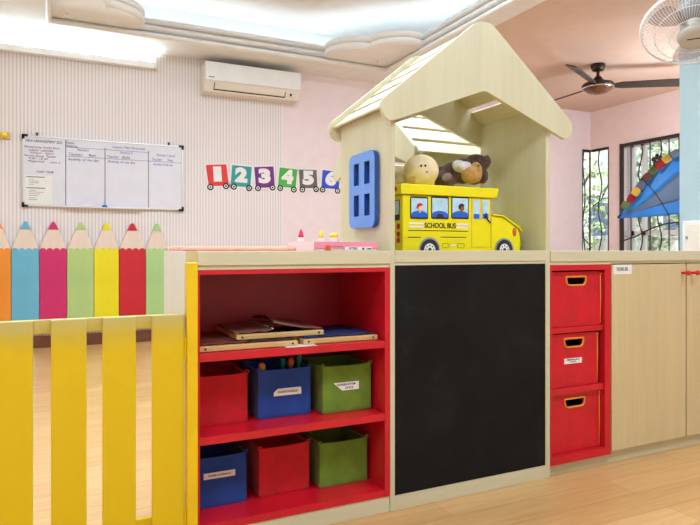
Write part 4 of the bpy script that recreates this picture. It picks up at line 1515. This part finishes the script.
def panel(v0, v1, mat, sgn):
    mb = MB()
    nv = 6
    V = [[mb.bm.verts.new(canopy_point(i, v0[i] + (v1[i] - v0[i]) * j / nv, sgn)) for j in range(nv + 1)] for i in range(9)]
    for i in range(8):
        for j in range(nv):
            mb.bm.faces.new((V[i][j], V[i + 1][j], V[i + 1][j + 1], V[i][j + 1]))
    bmesh.ops.remove_doubles(mb.bm, verts=mb.bm.verts, dist=.0005)
    o = mb.build('canopy_panel', mat, t, smooth=True)
    s = o.modifiers.new('thick', 'SOLIDIFY')
    s.thickness = .004
panel([0] * 9, UP, 'tent_blue', -1)
panel(UP, LO, 'tent_grey', -1)
panel(LO, [1] * 9, 'tent_blue', -1)
panel([.02] * 9, [1] * 9, 'tent_blue', 1)
fine = []
for a, b in zip(SP, SP[1:]):
    for k in range(6):
        fine.append(a.lerp(b, k / 6))
fine.append(SP[-1])
tabpos = [(624.5, 207), (630.5, 200), (635, 193.5), (640, 187), (645.5, 179.5), (651.5, 173), (658.5, 167.5), (665, 161.5), (673, 156.5), (681, 153), (690, 147), (700, 142)]
cols = ['olive', 'darkred', 'mustard', 'slate', 'brownf']
ZD = -away * .05
for k, (px, py) in enumerate(tabpos):
    i = min(range(len(seam_px) - 1), key=lambda q: abs((seam_px[q][0] + seam_px[q + 1][0]) / 2 - px))
    tt = min(seam_px[i][2], seam_px[i + 1][2]) - .01
    c = att(px, py, tt) + ZD
    nxt = att(seam_px[i + 1][0], seam_px[i + 1][1], tt)
    prv = att(seam_px[i][0], seam_px[i][1], tt)
    d = (nxt - prv).normalized()
    nrm = d.cross(away).normalized()
    if nrm.z < 0:
        nrm = -nrm
    c = c + nrm * .022
    h = .037
    lp = rrect(-h, h, -.035, .030, .016, 4)
    MB().plate([lp], lambda a, b, e: c + d * a + nrm * b + away * e, -.006, .006).build('felt_tab', cols[k % 5], t)
mb = MB()
mb.tube([p + ZD * .3 for p in fine], .006, 8)
mb.build('seam_rib', 'black', t, smooth=True)
mb = MB()
for i in (3, 6):
    mb.tube([canopy_point(i, k / 8) - away * .008 for k in range(9)], .004, 6)
mb.build('rib', 'charcoal', t, smooth=True)
MB().cyl(apex + Vector((0, 0, -.01)), (apex.x, apex.y, ZC - .001), .004, seg=8).build('hanging_cord', 'white', t)

# --- white box on the divider wall
DX = 4.2
a, b = atx(686.5, 222, DX), atx(700, 222, DX)
t = thing('wall_box', (DX, (a.y + b.y) / 2, .62), 'white wall box with a latch on the pale blue divider wall', 'wall box')
MB().box(DX - .05, DX - .001, b.y - .12, a.y, .62, 1.115).build('housing', 'white', t, bevel=.006)
MB().box(DX - .056, DX - .0505, b.y - .10, a.y - .03, .65, 1.085).build('door', 'offwhite', t, bevel=.003)
MB().box(DX - .064, DX - .0565, a.y - .05, a.y - .036, .98, 1.0).build('latch', 'grey', t)

# ================================================================== outside the windows
tag(MB().box(XR + .25, 22, -4, 22, -.3, -.2).build('garden_ground', 'garden'), None, None, None, 'structure')
t = thing('neighbour_building', (14, 10, -.2), 'pale cream neighbouring building seen through the windows', 'building')
MB().box(12.6, 16.5, 5.5, 16, -.2, 4.4).build('wall', 'facade', t)
MB().box(12.3, 16.8, 5.2, 16.3, 4.4, 4.7).build('roof_slab', 'white', t)
for y in (6.4, 8.6, 10.8, 13):
    f = MB().box(12.55, 12.59, y, y + .9, 1.0, 2.3).build('window', 'white', t)
    MB().box(12.53, 12.548, y + .06, y + .84, 1.06, 2.24).build('pane', 'slate', f)
t = thing('garden_fence', (11, 8.6, -.2), 'pale garden fence wall outside the large window', 'fence')
MB().box(10.9, 11.1, 1, 13, -.2, 1.15).build('wall', 'facade', t)
MB().box(10.86, 11.14, 1, 13, 1.15, 1.22).build('coping', 'white', t)

def tree(x, y, h, r, label, mat, seed):
    rnd = random.Random(seed)
    t = thing('tree', (x, y, -.2), label, 'tree', 'trees beyond the windows')
    mb = MB()
    mb.tube([(x, y, -.2), (x + .05, y + .03, h * .4), (x - .04, y, h * .8)], [.09, .07, .04], 10)
    for k in range(4):
        a = k * PI / 2 + rnd.random()
        mb.tube([(x + .02, y, h * (.35 + .08 * k)), (x + r * .6 * math.cos(a), y + r * .6 * math.sin(a), h * (.55 + .1 * k))], [.035, .015], 8)
    mb.build('trunk', 'bark', t, smooth=True)
    mb = MB()
    for k in range(800):
        u = Vector((rnd.gauss(0, 1), rnd.gauss(0, 1), rnd.gauss(0, 1))).normalized() * (rnd.random() ** .4)
        c = Vector((x + u.x * r, y + u.y * r, h * .62 + u.z * h * .42))
        a = Vector((rnd.gauss(0, 1), rnd.gauss(0, 1), rnd.gauss(0, 1))).normalized()
        b = a.orthogonal().normalized()
        s = .05 + .06 * rnd.random()
        vs = [mb.bm.verts.new(c + a * s), mb.bm.verts.new(c + b * s * .5 + Vector((0, 0, -.01))), mb.bm.verts.new(c - a * s), mb.bm.verts.new(c - b * s * .5 + Vector((0, 0, .01)))]
        mb.bm.faces.new(vs)
    mb.build('foliage', mat, t)
tree(9.6, 9.3, 3.2, .75, 'leafy green tree outside the narrow corner window', 'leaf', 3)
tree(9.4, 7.4, 3.0, .7, 'deep green tree outside the start of the large window', 'leaf_dark', 5)
tree(10.2, 5.0, 3.4, .8, 'tall green tree outside the large window, behind the canopy', 'leaf', 8)

# ================================================================== light
w = bpy.data.worlds.new('world')
SC.world = w
w.use_nodes = True
bg = w.node_tree.nodes['Background']
sk = w.node_tree.nodes.new('ShaderNodeTexSky')
sk.sky_type = 'HOSEK_WILKIE'
sk.turbidity = 6
sk.sun_direction = Vector((-.35, -.35, .87)).normalized()
hsv = w.node_tree.nodes.new('ShaderNodeHueSaturation')
hsv.inputs['Saturation'].default_value = .35
w.node_tree.links.new(sk.outputs[0], hsv.inputs['Color'])
w.node_tree.links.new(hsv.outputs[0], bg.inputs['Color'])
bg.inputs['Strength'].default_value = 6.5

def area(name, loc, rot, sx, sy, power, col=(1, 1, 1)):
    l = bpy.data.lights.new(name, 'AREA')
    l.shape = 'RECTANGLE'
    l.size, l.size_y = sx, sy
    l.energy = power
    l.color = col
    o = bpy.data.objects.new(name, l)
    o.location = loc
    o.rotation_euler = rot
    COL.objects.link(o)
    return o
sun = bpy.data.lights.new('sun', 'SUN')
sun.energy = 9
sun.angle = .05
so = bpy.data.objects.new('sun', sun)
so.rotation_euler = Vector((.52, .45, -.73)).to_track_quat('-Z', 'Y').to_euler()
COL.objects.link(so)
# unseen fill lights added: over the front area, in the tray, by the near side wall and in the peach bay
COOL = (.80, .95, 1.12)
area('overhead_fill', (-.2, .3, ZC - .02), (0, 0, 0), 1.2, .6, 50, COOL)
area('overhead_fill', (2.2, .3, ZC - .02), (0, 0, 0), 1.2, .6, 58, COOL)
area('overhead_fill', (.8, -2.0, ZC - .02), (0, 0, 0), 1.2, .6, 14, COOL)
area('overhead_fill', (.9, 2.9, ZR - .02), (0, 0, 0), 1.2, .6, 78, COOL)
area('overhead_fill', (2.0, 2.9, ZR - .02), (0, 0, 0), 1.2, .6, 65, COOL)
area('overhead_fill', (-1.6, 3.0, ZC - .02), (0, 0, 0), 1.2, .6, 45, COOL)
for x, y in ((5.6, 2.3), (5.7, 4.2)):
    l = bpy.data.lights.new('bay_fill', 'POINT')  # added out of view to brighten the bay, no globe hangs here
    l.energy = 70
    l.shadow_soft_size = .2
    l.color = (.86, .95, 1.05)
    o = bpy.data.objects.new('bay_fill', l)
    o.location = (x, y - .4, 2.0)
    COL.objects.link(o)

# ================================================================== camera and view
cam = bpy.data.cameras.new('camera')
cam.sensor_width = 36
cam.lens = F / 700 * 36
cam.shift_y = -12.5 / 700
cam.clip_start = .02
co = bpy.data.objects.new('camera', cam)
co.location = (0, 0, EYE)
co.rotation_euler = (PI / 2, 0, -YAW)
COL.objects.link(co)
SC.camera = co
SC.view_settings.view_transform = 'Standard'
SC.view_settings.look = 'None'
SC.view_settings.gamma = 1
SC.view_settings.use_curve_mapping = False
SC.view_settings.exposure = -0.34
